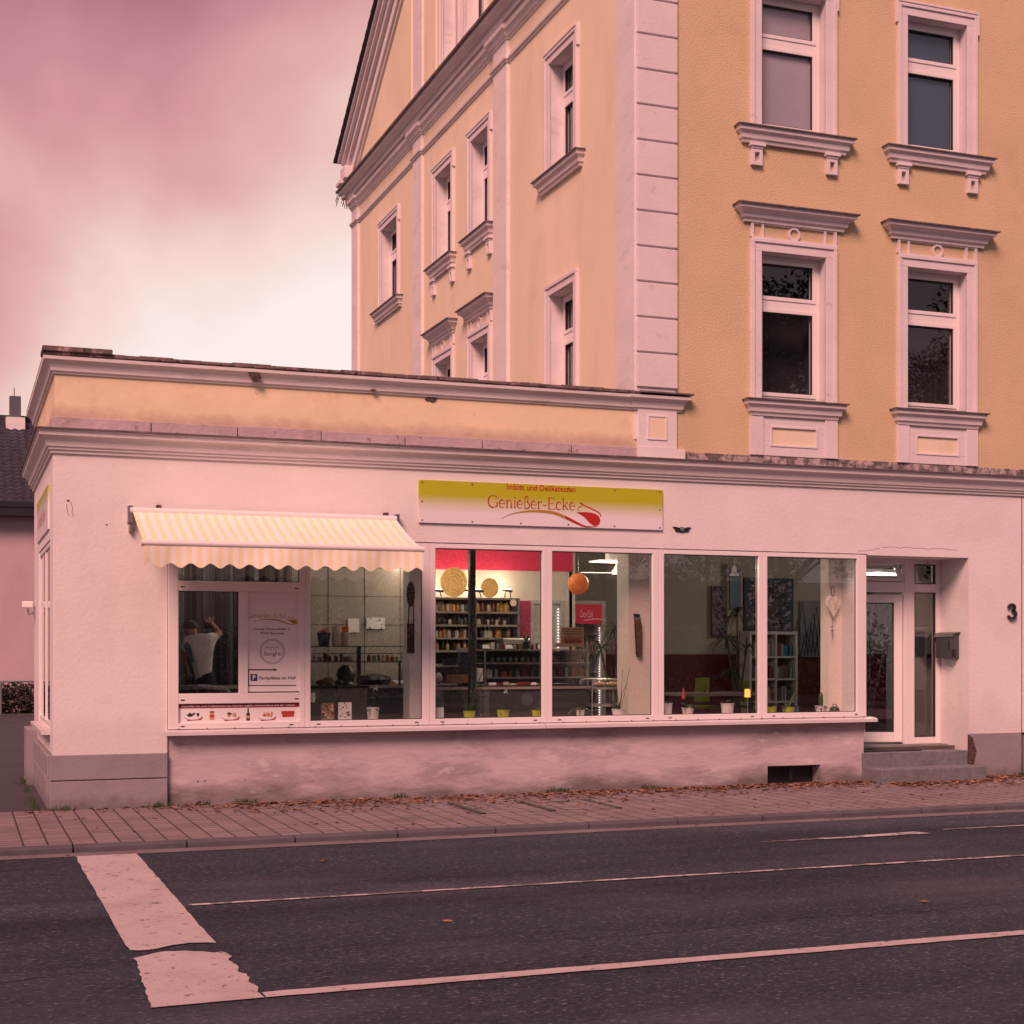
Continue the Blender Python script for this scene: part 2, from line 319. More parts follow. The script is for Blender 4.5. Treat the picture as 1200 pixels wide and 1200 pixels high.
# ============================================================ ground, road, pavement
M_asph = pm('asphalt', (.040, .054, .078), .9, .25, .55, .006, 130, spots=(((.035, .038, .05), .9, .54, .70, .6), ((.20, .19, .21), 46, .575, .63, .8), ((.010, .010, .013), 40, .545, .62, .75), ((.025, .026, .03), 2.1, .64, .72, .6), ((.10, .095, .11), .35, .5, .66, .45)), stretch=(.5, 1, 1), grain=.45, gs=70, spec=.22)
M_lane = pm('yard_asphalt', (.055, .053, .065), .85, .2, .8, .006, 90, spots=(((.05, .05, .05), 1.5, .5, .6, .7),))
M_earth = pm('ground', (.08, .08, .07), .95, .3, .3)
def pave_mat():
    m = pm('red_pavers', (.26, .205, .215), .9, .2, 1.2, .003, 60, spots=(((.15, .12, .12), 1.2, .5, .7, .6),))
    t = m.node_tree; N = t.nodes.new; L = t.links.new; b = t.nodes['Principled BSDF']
    g = N('ShaderNodeNewGeometry'); r = N('ShaderNodeMapping'); r.inputs['Rotation'].default_value = (0, 0, rad(90)); L(g.outputs['Position'], r.inputs[0])
    br = N('ShaderNodeTexBrick'); br.inputs['Scale'].default_value = 1; br.inputs['Brick Width'].default_value = .16; br.inputs['Row Height'].default_value = .21; br.inputs['Mortar Size'].default_value = .011; br.inputs['Mortar Smooth'].default_value = .3; br.offset = .5
    br.inputs['Color1'].default_value = (1, 1, 1, 1); br.inputs['Color2'].default_value = (.72, .72, .75, 1); br.inputs['Mortar'].default_value = (.16, .15, .15, 1); L(r.outputs[0], br.inputs['Vector'])
    old = b.inputs['Base Color'].links[0].from_socket; mm = N('ShaderNodeMix'); mm.data_type = 'RGBA'; mm.blend_type = 'MULTIPLY'; mm.inputs[0].default_value = 1; L(old, mm.inputs[6]); L(br.outputs[0], mm.inputs[7]); L(mm.outputs[2], b.inputs['Base Color'])
    return m
M_pave = pave_mat()
M_kerb = pm('kerb_stone', (.085, .08, .092), .85, .2, 4, .004, 60)
M_paint = pm('road_paint', (.47, .41, .41), .75, .10, 1.2, .003, 80, spots=(((.34, .29, .29), 2.2, .50, .66, .6), ((.10, .09, .1), 13, .605, .64, .9), ((.12, .11, .12), 45, .59, .64, .6)))
M_paintw = pm('worn_road_paint', (.52, .47, .47), .8, .1, 1.2, .003, 80, spots=(((.09, .085, .10), 9, .47, .55, .85),))
ZR = -.06
g = MB().quad((-250, -250, -.12), (250, -250, -.12), (250, 250, -.12), (-250, 250, -.12)).build('ground', M_earth); struct(g)
mb = MB()
nx, ny = 60, 14
for i in range(nx):
    for j in range(ny):
        pass
mb.quad((-90, -15.5, ZR), (90, -15.5, ZR), (90, -3.2, ZR), (-90, -3.2, ZR)); struct(mb.build('road', M_asph))
struct(MB().quad((-90, -22, .02), (90, -22, .02), (90, -15.5, .02), (-90, -15.5, .02)).quad((-90, -15.5, .02), (90, -15.5, .02), (90, -15.5, ZR-.05), (-90, -15.5, ZR-.05)).build('far_pavement', M_pave))
struct(MB().quad((-90, -60, -.1), (90, -60, -.1), (90, -22, -.1), (-90, -22, -.1)).build('car_park', M_lane))
# pavement in front of the shop; it drops to the yard entrance on the left
struct(MB().quad((-2.4, -3.02, .0), (60, -3.02, 0), (60, .05, 0), (-2.4, .05, 0)).quad((-60, -3.02, 0), (-2.4, -3.02, 0), (-2.4, -.2, 0), (-60, -.2, 0)).build('pavement', M_pave))
mb = MB(); x = -30.
while x < 40:
    a = x; b = x+.985
    dz = 0
    mb.prism([(a, -3.02, .004+dz), (a, -3.135, .004+dz), (a, -3.165, -.012+dz), (a, -3.17, -.11), (a, -3.02, -.11)], (b-a, 0, 0)); x += 1.0
struct(mb.build('kerb', M_kerb, bev=.004))
struct(MB().quad((-30, -3.40, ZR+.004), (40, -3.40, ZR+.004), (40, -3.16, ZR+.004), (-30, -3.16, ZR+.004)).build('gutter', pm('gutter_strip', (.17, .14, .155), .85, .2, 1.5, .003, 80)))
struct(MB().quad((-60, -.2, .004), (-2.4, -.2, .004), (-2.4, 27, .004), (-60, 27, .004)).quad((-2.4, .05, .004), (0, .05, .004), (0, 27, .004), (-2.4, 27, .004)).quad((0, 4.2, .004), (8, 14.3, .004), (30, 27, .004), (0, 27, .004)).build('yard', M_lane))
# damp dark strip of the yard along the shop wall
def jag(pts, amp, step=.06):
    out_ = []
    for i in range(len(pts)):
        a = Vector(pts[i]); b = Vector(pts[(i+1) % len(pts)]); n = max(1, int((b-a).length/step))
        for k in range(n):
            p = a.lerp(b, k/n); out_.append((p.x+random.uniform(-amp, amp), p.y+random.uniform(-amp, amp)))
    return out_
def flat(poly, z, mb): return mb.add([(x, y, z) for x, y in poly], [tuple(range(len(poly)))])
# painted markings
Y0, Yc1, Yc2, Y1 = -3.42, -7.70, -7.98, -9.22
r = random.Random(3)
mb = MB()
top = [(.0, Y0), (.51, Y0)]
right = [(.515+r.uniform(-.005, .005), Y0-(i+1)*.14) for i in range(30)]
crackA = [(.52-.052*i, Yc1+.06*math.sin(i*.55)+r.uniform(-.01, .01)) for i in range(11)]
left = [(-.01+r.uniform(-.005, .005), Yc1+(i+1)*.14) for i in range(29)]
flat(top+right+crackA+left, ZR+.008, mb)
crackB = [(-.01+.052*i, Yc2+.13*math.sin(math.pi*min(1, i/9))+r.uniform(-.012, .012)) for i in range(11)]
flat(crackB+[(.52+.012*math.sin(i*1.1)+r.uniform(-.010, .012), Yc2-.05*(i+1)) for i in range(23)]+[(.52, Y1), (-.06, Y1-.02)]+[(-.055+.003*i+r.uniform(-.008, .008), Y1+.06*(i+1)) for i in range(19)], ZR+.008, mb)
struct(mb.build('stop_line', M_paint))
def line_strip(name, x0, x1, y, wd, m, amp=.006, yr=None):
    mb = MB(); n = int((x1-x0)/.12); vs = []
    for i in range(n+1):
        xx = x0+(x1-x0)*i/n; yy = y+(0 if yr is None else (yr-y)*i/n)
        vs += [(xx, yy+wd/2+r.uniform(-amp, amp), ZR+.008), (xx, yy-wd/2+r.uniform(-amp, amp), ZR+.008)]
    mb.add(vs, [(2*i, 2*i+1, 2*i+3, 2*i+2) for i in range(n)]); return struct(mb.build(name, m))
line_strip('lane_line', .56, 24, -6.26, .055, M_paintw)
line_strip('edge_line', .53, 24, -9.16, .125, M_paint)
mb = MB(); flat(jag([(5.96, -4.66), (7.0, -4.60), (7.95, -4.50), (8.0, -4.68), (7.0, -4.70)], .012, .1), ZR+.008, mb)
flat(jag([(8.3, -4.44), (24, -4.34), (24, -4.40), (8.3, -4.48)], .008, .2), ZR+.008, mb); struct(mb.build('worn_line', M_paintw))
# utility covers in the pavement
uc = thing('utility_cover', (4.65, -1.42, .0), 'pale rectangular pavement cover between two dark steel rails, left of the one with a hatch', 'cover', 'covers let into the pavement')
MB().box((4.3, -1.95, .001), (5.05, -.88, .006)).build('cover_plate', M_pave, uc)
for xx in (4.24, 5.05): MB().box((xx, -1.97, .001), (xx+.075, -.86, .012)).build('rail', M_blk, uc)
u2 = thing('utility_cover', (5.6, -1.42, .0), 'second pavement cover, to the right of the pale one, with a small dark hatch', 'cover', 'covers let into the pavement')
MB().box((5.27, -1.95, .001), (5.84, -.88, .006)).build('cover_plate', M_pave, u2); MB().box((5.84, -1.97, .001), (5.91, -.98, .012)).build('rail', M_blk, u2)
MB().box((5.45, -1.2, .0065), (5.62, -1.05, .010)).build('hatch', M_blk, u2)

# ============================================================ shop building
shop = thing('shop_building', (6.5, 2, 0), 'single storey pink washed shop with five big display windows, mustard parapet and recessed glass entrance', 'shop')
G = (.86, 3.02)                         # window band
mb = MB()
# upper wall and pier, end pier and reveals, front skin
wallgrid(mb, TF, (0, 17.6), .60, 4.05, [(1.225, 10.39, .6, 3.02, .25, 1), (10.39, 12.06, .6, 3.02, .0008, 1)], 0, .25)
wallgrid(mb, TA, (0, 4.2), .60, 4.05, [(.55, 3.0, .86, 3.0), (.62, 3.1, 3.12, 3.62, .02)], 0, .12)
mb.quad((0, 4.2, 0), (0, 4.2, 5), (XS, 4.2, 5), (XS, 4.2, 0)); mb.quad((17.6, 0, 0), (17.6, 14.2, 0), (17.6, 14.2, 4.15), (17.6, 0, 4.15))
# entrance recess
mb.box((12.06, 0.001, 0), (12.2, .72, 3.02)); mb.box((10.30, .09, .3), (10.385, .72, 3.02))
mb.box((10.3, .002, 3.02), (12.2, .70, 3.42))
mb.build('wall', M_pink, shop)
mb = MB(); wallgrid(mb, TF, (1.225, 10.39), 0, .83, [(8.92, 9.72, -.01, .235)], -.035, .2)
mb.quad((1.225, 0.035, .83), (10.39, .035, .83), (10.39, .3, .83), (1.225, .3, .83)); mb.quad((10.39, .035, 0), (10.39, .3, 0), (10.39, .3, .83), (10.39, .035, .83))
mb.build('apron_wall', M_apron, shop)
mb = MB(); mb.box((8.85, .24, -.05), (9.8, .3, .3)); mb.mi = 1; mb.box((9.30, .12, 0), (9.34, .16, .235)); mb.box((8.93, .13, .2), (9.71, .16, .23))
mb.build('cellar_vent', [M_dark, M_blk], shop)
for a, b in (((-.035, -.03, -.1), (1.225, .2, .315)), ((-.035, -.03, .325), (1.225, .2, .60)), ((-.05, .2, -.1), (.1, 3.9, .33)), ((-.05, .2, .34), (.1, 3.9, .58)), ((-.13, 3.3, -.1), (.1, 4.2, .72)), ((12.07, -.03, -.1), (12.93, .2, .60)), ((13.0, -.02, -.1), (17.6, .2, .58))):
    MB().box(a, b).build('plinth', M_plinth, shop, bev=.008)
prof = [(-.01, 3.90), (.025, 3.90), (.03, 3.935), (.05, 3.94), (.052, 3.965), (.07, 3.97), (.075, 3.99), (.085, 4.03), (.115, 4.065), (.15, 4.08), (.155, 4.125), (.17, 4.13), (.17, 4.145), (-.01, 4.15)]
MB().sweep(TF, [(0, -4.2), (0, 0), (17.6, 0)], prof).build('cornice', M_trimw, shop)
MB().sweep(TF, [(0, -4.25), (0, 0), (17.6, 0)], [(.03, 4.147), (.19, 4.143), (.19, 4.158), (.02, 4.175)]).build('flashing', M_flash, shop)
# parapet
mb = MB(); mb.box((0.02, .02, 4.1), (7.06, .22, 4.85)); mb.box((0.02, .22, 4.1), (.22, 4.2, 4.85)); mb.build('parapet_wall', pm('parapet_render', (.80, .66, .45), .88, .08, 1.1, .004, 10, spots=(((.5, .36, .24), 1.8, .55, .75, .5), ((.3, .22, .18), 11, .66, .72, .6)), zdirt=((.38, .27, .22), 4.25, 4.62, 2.2, .7)), shop)
mb = MB(); x = 0.
while x < 7.02:
    wd = random.uniform(.95, 1.2); x2 = min(x+wd, 7.03); mb.box((x+.004, -.012, 4.165), (x2-.008, .021, 4.30+random.uniform(-.006, .006))); x = x2
mb.box((-.012, .03, 4.165), (.021, 4.2, 4.295)); mb.build('stone_band', M_stone, shop, bev=.006)
pp = [(0, 4.77), (.02, 4.77), (.025, 4.79), (.045, 4.80), (.05, 4.83), (.065, 4.87), (.10, 4.905), (.12, 4.91), (.125, 4.945), (0, 4.96)]
MB().sweep(TF, [(.02, -4.2), (.02, -.02), (7.02, -.02)], pp).sweep(TF, [(7.00, -.02), (7.00, .0), (7.60, .0), (7.60, -.3)], [(o+.005, z_) for o, z_ in pp]).build('parapet_cornice', M_trimw, shop)
mb = MB(); x = -.09; rr = random.Random(5)
while x < 7.02:
    x2 = min(x+rr.uniform(.14, .5), 7.02); zz = 4.995+rr.uniform(-.005, .008); mb.box((x, -.115+rr.uniform(-.006, .006), 4.955), (x2+.003, .25, zz)); x = x2
mb.box((-.10, -.1, 4.952), (.24, 4.22, 4.995)); mb.box((-.115, -.14, 4.99), (.62, .3, 5.045)); mb.build('parapet_cap', M_rust, shop, bev=.008)
MB().box((7.0, -.155, 4.972), (7.755, .1, 4.992)).build('pier_flashing', M_flash, shop)
mb = MB(); mb.box((7.03, -.03, 4.30), (7.57, .2, 4.79)); mb.box((7.02, -.05, 4.16), (7.68, .2, 4.295))
mb.mi = 0
for a, b in (((7.155, -.042, 4.40), (7.43, -.03, 4.42)), ((7.155, -.042, 4.69), (7.43, -.03, 4.71)), ((7.155, -.042, 4.42), (7.175, -.03, 4.69)), ((7.41, -.042, 4.42), (7.43, -.03, 4.69))): mb.box(a, b)
mb.mi = 1; mb.box((7.175, -.034, 4.42), (7.41, -.0302, 4.69)); mb.build('parapet_pier', [M_trimw, M_yel], shop, bev=.004)
# flat roof
MB().box((.2, .2, 4.3), (XS, 4.1, 4.35)).build('roof', M_rust, shop)
# broken plaster patches
for (u, v, ww, hh, yy) in ((298, 439, 20, 20, -.085), (505, 468, 17, 8, .016), (438, 457, 8, 3, -.05)):
    c = onY(u, v, yy); k = FPX/16.5; mb = MB(); pl = [(math.cos(t)*ww/2/k*random.uniform(.5, 1.1), math.sin(t)*hh/2/k*random.uniform(.55, 1.1)) for t in [2*math.pi*i/16 for i in range(16)]]
    mb.prism([(c[0]+a, yy-.006, c[2]+b) for a, b in pl], (0, .03, 0)); mb.build('broken_plaster', M_brickh, shop)

# display windows
def rect_frame(mb, T, u0, u1, w0, w1, t, n0, n1, tb=None, tt=None):
    tb = t if tb is None else tb; tt = t if tt is None else tt
    mb.box((u0, n0, w0), (u0+t, n1, w1), T); mb.box((u1-t, n0, w0), (u1, n1, w1), T)
    mb.box((u0+t, n0, w0), (u1-t, n1, w0+tb), T); mb.box((u0+t, n0, w1-tt), (u1-t, n1, w1), T)
def slots(mb, xs, z):
    for x in xs: mb.box((x-.022, -.0435, z-.006), (x+.022, -.0395, z+.006))
bays = [(1.23, 2.782), (2.782, 4.285), (4.285, 5.795), (5.795, 7.31), (7.31, 8.81), (8.81, 10.385)]
wins = []
for i, (a, b) in enumerate(bays):
    lt = .115 if i == 0 else (.075 if i in (2, 4, 5) else .065); rt = .062 if i in (0, 4) else (.085 if i in (1, 3) else (.145 if i == 5 else .065))
    if i == 5: lt = .065
    mb = MB(); g0, g1 = .93, 2.965
    mb.box((a+.001, -.04, G[0]), (a+lt, .04, G[1])); mb.box((b-rt, -.04, G[0]), (b-.001, .04, G[1]))
    mb.box((a+lt, -.04, G[0]), (b-rt, .04, g0)); mb.box((a+lt, -.04, g1), (b-rt, .04, G[1]))
    if i == 0:
        mb.box((a+lt, -.038, 2.415), (b-rt, .04, 2.53)); mb.box((a+lt, -.038, 1.145), (b-rt, .04, 1.26)); mb.box((2.02, -.037, 1.26), (2.125, .04, 2.415))
        slots(mb, (), 0)
    win = mb.build('shop_window', M_frame, shop, bev=.006)
    wins.append(win); WLOC[win.name] = WLOC[shop.name]
    panes = [(a+lt, b-rt, g0, g1)] if i else [(a+lt, b-rt, 2.53, g1), (a+lt, 2.02, 1.26, 2.415)]
    for (p0, p1, q0, q1) in panes:
        MB().quad((p0-.005, .004, q0-.005), (p1+.005, .004, q0-.005), (p1+.005, .004, q1+.005), (p0-.005, .004, q1+.005)).build('pane', GLASS, win)
        m2 = MB(); rect_frame(m2, TF, p0, p1, q0, q1, .009, -.012, -.001); m2.build('gasket', M_gasket, win)
    for xq, zq in [(a+.16, .893), (b-.16, .893)]+([(a+.16, 2.46), (b-.10, 2.46), (a+.16, 1.19), (b-.10, 1.19)] if i == 0 else []):
        m2 = MB(); slots(m2, (xq,), zq); m2.build('drain_slot', M_gasket, win)
MB().box((1.20, -.035, 3.02), (10.40, .02, 3.035)).build('window_head_seal', M_flash, shop)
mb = MB(); mb.prism([(1.19, .03, .86), (1.19, -.05, .852), (1.19, -.115, .835), (1.19, -.118, .795), (1.19, -.108, .795), (1.19, -.10, .822), (1.19, .03, .83)], (4.55, 0, 0)); mb.prism([(5.75, .03, .86), (5.75, -.05, .852), (5.75, -.115, .835), (5.75, -.118, .795), (5.75, -.108, .795), (5.75, -.10, .822), (5.75, .03, .83)], (4.76, 0, 0))
mb.build('window_sill', M_alu, shop)
for k in range(30): MB().lathe((1.35+k*.31, -.047, .866), [(.006, -.006), (.006, .006)], 6, 'y').build('sill_screw', M_gasket, shop)
MB().box((3.9, .30, .42), (10.3, .33, .83)).box((1.25, .05, .83), (10.38, .34, .90)).build('window_board', M_white, shop)
# side window, side sign field
mb = MB(); rect_frame(mb, TA, .55, 3.0, .86, 3.0, .06, -.05, -.012); mb.box((1.75, -.05, .92), (1.80, -.015, 2.94), TA); sw = mb.build('window', M_frame, shop); 
MB().quad((.03, .6, .9), (.03, 2.95, .9), (.03, 2.95, 2.95), (.03, .6, 2.95)).build('pane', GLASS, sw)
MB().box((-.10, .5, .80), (.0, 3.05, .84)).build('window_sill', M_alu, shop)
# entrance: frame, fixed side light, ajar door, tilted fanlight
DY = .65
mb = MB(); zt = 3.02
mb.box((10.385, DY-.03, .43), (10.47, DY+.05, zt)); mb.box((11.97, DY-.03, .43), (12.06, DY+.05, zt)); mb.box((11.46, DY-.035, .43), (11.62, DY+.05, zt))
mb.box((10.47, DY-.03, 2.56), (11.46, DY+.05, 2.70)); mb.box((11.62, DY-.03, 2.56), (11.97, DY+.05, 2.68)); mb.box((10.47, DY-.03, 2.955), (11.46, DY+.05, zt)); mb.box((11.62, DY-.03, 2.955), (11.97, DY+.05, zt))
mb.box((11.62, DY-.03, .43), (11.97, DY+.05, .53)); ef = mb.build('entrance_frame', M_frame, shop, bev=.006)
MB().quad((11.6, DY, .5), (12, DY, .5), (12, DY, 2.6), (11.6, DY, 2.6)).quad((11.6, DY, 2.65), (12, DY, 2.65), (12, DY, 2.98), (11.6, DY, 2.98)).build('pane', GLASS, ef)
mb = MB(); rect_frame(mb, TF, 11.62, 11.97, .53, 2.56, .01, -DY-.02, -DY+.035); rect_frame(mb, TF, 11.62, 11.97, 2.68, 2.955, .01, -DY-.02, -DY+.035); mb.build('gasket', M_gasket, ef)
# door leaf, hinged at the right, swung inwards
ang = rad(24); hx, hy = 11.45, DY+.03
def TD(u, n, w): return (hx-u*math.cos(ang)+n*math.sin(ang)*-1, hy+u*math.sin(ang)-n*math.cos(ang), w)
mb = MB(); rect_frame(mb, TD, 0, .97, .46, 2.53, .115, -.03, .035, tb=.14); door = mb.build('door', M_frame, shop, bev=.006)
MB().quad(TD(.1, 0, .58), TD(.88, 0, .58), TD(.88, 0, 2.43), TD(.1, 0, 2.43)).build('pane', GLASS, door)
mb = MB(); mb.tube([TD(.9, .035, 1.45), TD(.9, .085, 1.45), TD(.78, .085, 1.45)], .009, 8); mb.build('handle', M_steel, door)
mb = MB(); rect_frame(mb, TD, .115, .855, .60, 2.415, .012, .005, .037); mb.build('gasket', M_gasket, door)
tl = rad(24); fx = lambda u, n, w: (u, DY-(n*math.cos(tl))+(w-2.70)*math.sin(tl)*1.0, 2.70+(w-2.70)*math.cos(tl)+n*math.sin(tl))
mb = MB(); rect_frame(mb, fx, 10.48, 11.44, 2.705, 2.985, .05, -.02, .035); fl = mb.build('fanlight', M_frame, shop, bev=.004)
MB().quad(fx(10.5, 0, 2.73), fx(11.42, 0, 2.73), fx(11.42, 0, 2.96), fx(10.5, 0, 2.96)).build('pane', GLASS, fl)
# steps
mb = MB(); mb.box((10.36, -.02, -.05), (10.80, .9, .37)); mb.box((10.806, -.02, -.05), (11.74, .9, .37)); mb.box((11.746, -.02, -.05), (12.03, .9, .37)); mb.box((10.39, .45, .37), (12.06, 1.3, .43))
mb.build('step', M_conc, shop, bev=.008)
MB().box((10.36, -.42, -.05), (11.3, -.022, .185)).box((11.304, -.42, -.05), (12.03, -.022, .185)).build('step', M_conc, shop, bev=.012)
MB().box((10.5, .15, .374), (11.4, .6, .386)).build('door_mat', M_dark, shop)
# crumbled edge beside the steps and the joint to the neighbouring house
MB().prism([(12.035, -.033, .0), (12.16, -.033, .02), (12.13, -.033, .2), (12.17, -.033, .36), (12.10, -.033, .55), (12.035, -.033, .59)], (0, .02, 0)).build('crumbled_plaster', M_brickh, shop)
mb = MB(); mb.box((12.95, -.002, .0), (12.965, .02, 3.9)); mb.mi = 1; mb.box((12.97, -.02, .6), (13.05, 0, 2.9)); mb.build('wall_joint', [M_flash, M_frame], shop)

# ------------------------------------------------------------ shop interior (shell)
mb = MB()
mb.box((7.05, 5.6, .3), (16.4, 5.7, 3.42)); mb.box((16.0, .8, .3), (16.1, 5.6, 3.42)); mb.box((7.75, 4.9, .3), (7.85, 5.65, 3.42))
mb.box((12.07, .72, .43), (16.1, .8, 3.42)); mb.build('interior_wall', M_room, shop)
mb = MB(); mb.box((4.9, 4.05, .3), (7.9, 4.15, 3.42)); mb.box((7.8, 4.05, .3), (7.85, 5.7, 3.42)); mb.build('cream_wall', pm('cream_back_wall', (.62, .55, .49), .85, .04), shop)
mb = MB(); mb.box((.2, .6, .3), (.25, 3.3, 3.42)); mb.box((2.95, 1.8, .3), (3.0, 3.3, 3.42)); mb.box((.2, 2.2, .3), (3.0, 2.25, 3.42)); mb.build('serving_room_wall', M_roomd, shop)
mb = MB(); mb.box((3.0, 3.3, .3), (5.02, 3.4, 3.42)); mb.mi = 1
for k in range(9): mb.box((3.0, 3.296, .5+k*.4), (5.02, 3.301, .508+k*.4))
for k in range(5): mb.box((3.33+k*.52, 3.295, .5), (3.338+k*.52, 3.3005, 3.2))
mb.build('tiled_wall', [M_tile, M_gasket], shop)
MB().box((.1, .3, .25), (16.3, 5.7, .42)).build('interior_floor', M_floor, shop)
MB().box((.1, .06, 3.40), (16.3, 5.7, 3.46)).build('ceiling', M_white, shop)
MB().box((4.9, 4.02, 2.95), (7.85, 4.05, 3.41)).build('red_wall_band', M_red, shop)
MB().box((7.3, 5.58, .42), (16.0, 5.6, 1.68)).build('wainscot', M_wains, shop)
# inner supports seen through the glass
def upr(name, u0, u1, y0, y1, m, parent=shop):
    return MB().box((X(u0, y0), y0, .42), (X(u1, y0), y1, 3.41)).build(name, m, parent)
upr('steel_post', 551, 557.5, .9, .98, M_blk)
upr('grey_pier', 480, 495, .42, .7, pm('grey_pier_paint', (.62, .58, .56), .8))
upr('pillar', 736.5, 763, .45, .8, pm('pillar_paint', (.62, .55, .49), .85, .04))
upr('pillar', 971, 1003, .42, .62, pm('pillar_paint_light', (.80, .72, .66), .85, .04))

# ============================================================ tall house
tall = thing('apartment_house', (10.3, 7.1, 4.15), 'tall yellow apartment house with white trim and dark tiled gable roof above the shop', 'house')
DEP = 14.24
SW = []    # side windows: u0,u1,w0,w1
def ys(u): return onX(u, 300, XS)[1]
oA = (ys(673.5), ys(645)); oS = (ys(466), ys(447.5))
p1 = (ys(529.5), ys(511)); p2 = (ys(573), ys(553)); g1_ = (ys(536.5), ys(520)); g2_ = (ys(567), ys(546))
UZ = (8.62, 10.20); LZ = (5.02, 6.86)
sidew = [(oA, UZ, 'sill'), (p1, UZ, 'pair'), (p2, UZ, 'pair'), (oS, UZ, 'sill'), (oA, LZ, 'plain'), (p1, LZ, 'hood'), (p2, LZ, 'hood'), (oS, LZ, 'plain'), (g1_, (12.02, 14.1), 'gable'), (g2_, (12.02, 14.1), 'gable')]
# gable slope from two pixels of the verge
qa = onX(486, 0, XS); qb = onX(436, 182, XS); SL = (qa[2]-qb[2])/(qb[1]-qa[1])
ZE = 11.95
apex = DEP/2
topf = lambda u: ZE+SL*(apex-abs(u-apex))
mb = MB(); holes = [(a[0], a[1], z[0], z[1], .22) for a, z, k in sidew]
wallgrid(mb, TS, (0, apex, DEP), 4.3, topf, holes, 0, .22, 1)
mb.build('wall', [M_yel, M_trimw], tall)
FX = [(8.80, 9.77), (11.05, 12.02)]
mb = MB(); wallgrid(mb, TF, (XS, 17.6), 4.15, ZE, [(a, b, z0, z1, .2) for a, b in FX for z0, z1 in ((5.03, 6.93), (8.55, 10.33))], 0, .2, 1)
mb.build('wall', [M_yelr, M_trim], tall)
MB().box((XS+.02, DEP-.02, 4.15), (17.6, DEP, ZE)).box((17.55, .02, 4.15), (17.6, DEP-.03, ZE)).build('wall', M_yel, tall)
# quoin pier at the corner
mb = MB(); mb.box((XS-.03, -.015, 4.98), (7.56, .05, 12)); z = 5.05
while z < 11.8:
    z2 = z+.445; mb.box((XS-.028, -.045, z+.012), (7.575, -.01, z2-.012)); mb.box((XS-.045, -.028, z+.012) if False else (XS-.034, -.02, z+.012), (XS-.01, .05, z2-.012)); z = z2
mb.build('quoins', M_trim, tall, bev=.008)
def pilaster(y0, y1, z0=4.4, z1=11.35, nm='pilaster', out_=.05):
    MB().box((y0, -.01, z0), (y1, out_, z1), TS).build(nm, M_trimw, tall, bev=.006)
pilaster(.0, .60); pil = [(0, .60), (ys(597), ys(581)), (ys(496.5), ys(486.5)), (ys(421.5), DEP+.03)]
for a, b in pil[1:]: pilaster(a, b)
# string course and main cornice, broken round the pilasters
def sidepath(extra=.0):
    P = [(-.0, 0)]
    for a, b in pil:
        P += [(a, 0), (a, .05), (b, .05), (b, 0)]
    P = P[2:]; P[0] = (-.02, .05)
    return [P[0]]+P[1:-1]+[(P[-1][0], .05)] if False else P[:-1]
def rev(prof): return prof
# TS keeps (u, n) with outward = +n, so paths run with increasing u like on the front
MB().sweep(TS, sidepath(), [(-.01, 10.86), (.02, 10.86), (.025, 10.89), (.05, 10.90), (.055, 10.935), (-.01, 10.95)]).build('string_course', M_trimw, tall)
ccp = [(-.01, 11.22), (.02, 11.22), (.025, 11.25), (.05, 11.26), (.07, 11.31), (.11, 11.34), (.115, 11.40), (.12, 11.41), (-.01, 11.42)]
MB().sweep(TS, sidepath(), ccp).build('cornice', M_trimw, tall)
cc2 = [(-.01, 11.415), (.10, 11.415), (.105, 11.44), (.155, 11.445), (.16, 11.53), (.20, 11.54), (.235, 11.58), (.285, 11.60), (.29, 11.655), (-.01, 11.70)]
MB().sweep(TS, [(-.3, 0), (DEP-.02, 0), (DEP-.02, -.5)], cc2).build('cornice', M_trimw, tall)
MB().sweep(TS, [(-.3, 0), (DEP-.02, 0), (DEP-.02, -.5)], [(-.01, 11.70), (.30, 11.655), (.335, 11.66), (.335, 11.70), (-.01, 11.76)]).build('cornice_flashing', M_flash, tall)
# second moulding just above with dark gutter line
MB().sweep(TS, [(1.0, 0), (DEP-.6, 0)], [(-.01, 11.88), (.05, 11.88), (.06, 11.93), (.09, 11.95), (.09, 11.975), (-.01, 11.985)]).build('gable_ledge', M_trim, tall)
# raking cornice: boxes following the slope
def rake(w_off0, w_off1, n0, n1, name, m, y_far=DEP+.35, y_near=apex):
    def P(u, n, o): return TS(u, n, ZE+SL*(DEP-u)+o)
    mb = MB(); vs = [P(u, n, o) for u in (y_far, y_near) for n in (n0, n1) for o in (w_off0, w_off1)]
    mb.add(vs, [(0, 1, 3, 2), (4, 6, 7, 5), (0, 4, 5, 1), (2, 3, 7, 6), (0, 2, 6, 4), (1, 5, 7, 3)])
    def Q(u, n, o): return TS(2*apex-u, n, ZE+SL*(DEP-u)+o)
    vs = [Q(u, n, o) for u in (y_far, y_near) for n in (n0, n1) for o in (w_off0, w_off1)]
    mb.add(vs, [(0, 1, 3, 2), (4, 6, 7, 5), (0, 4, 5, 1), (2, 3, 7, 6), (0, 2, 6, 4), (1, 5, 7, 3)])
    return mb.build(name, m, tall)
rake(-.16, -.08, -.01, .05, 'rake_moulding', M_trimw, DEP-.2); rake(-.08, .16, -.01, .10, 'rake_band', M_trimw, DEP+.0); rake(.16, .30, -.01, .18, 'rake_moulding', M_trim, DEP+.0); rake(.30, .40, -.01, .26, 'rake_fascia', M_trimw, DEP+.08); rake(.40, .50, -.01, .33, 'rake_moulding', M_trim, DEP+.14)
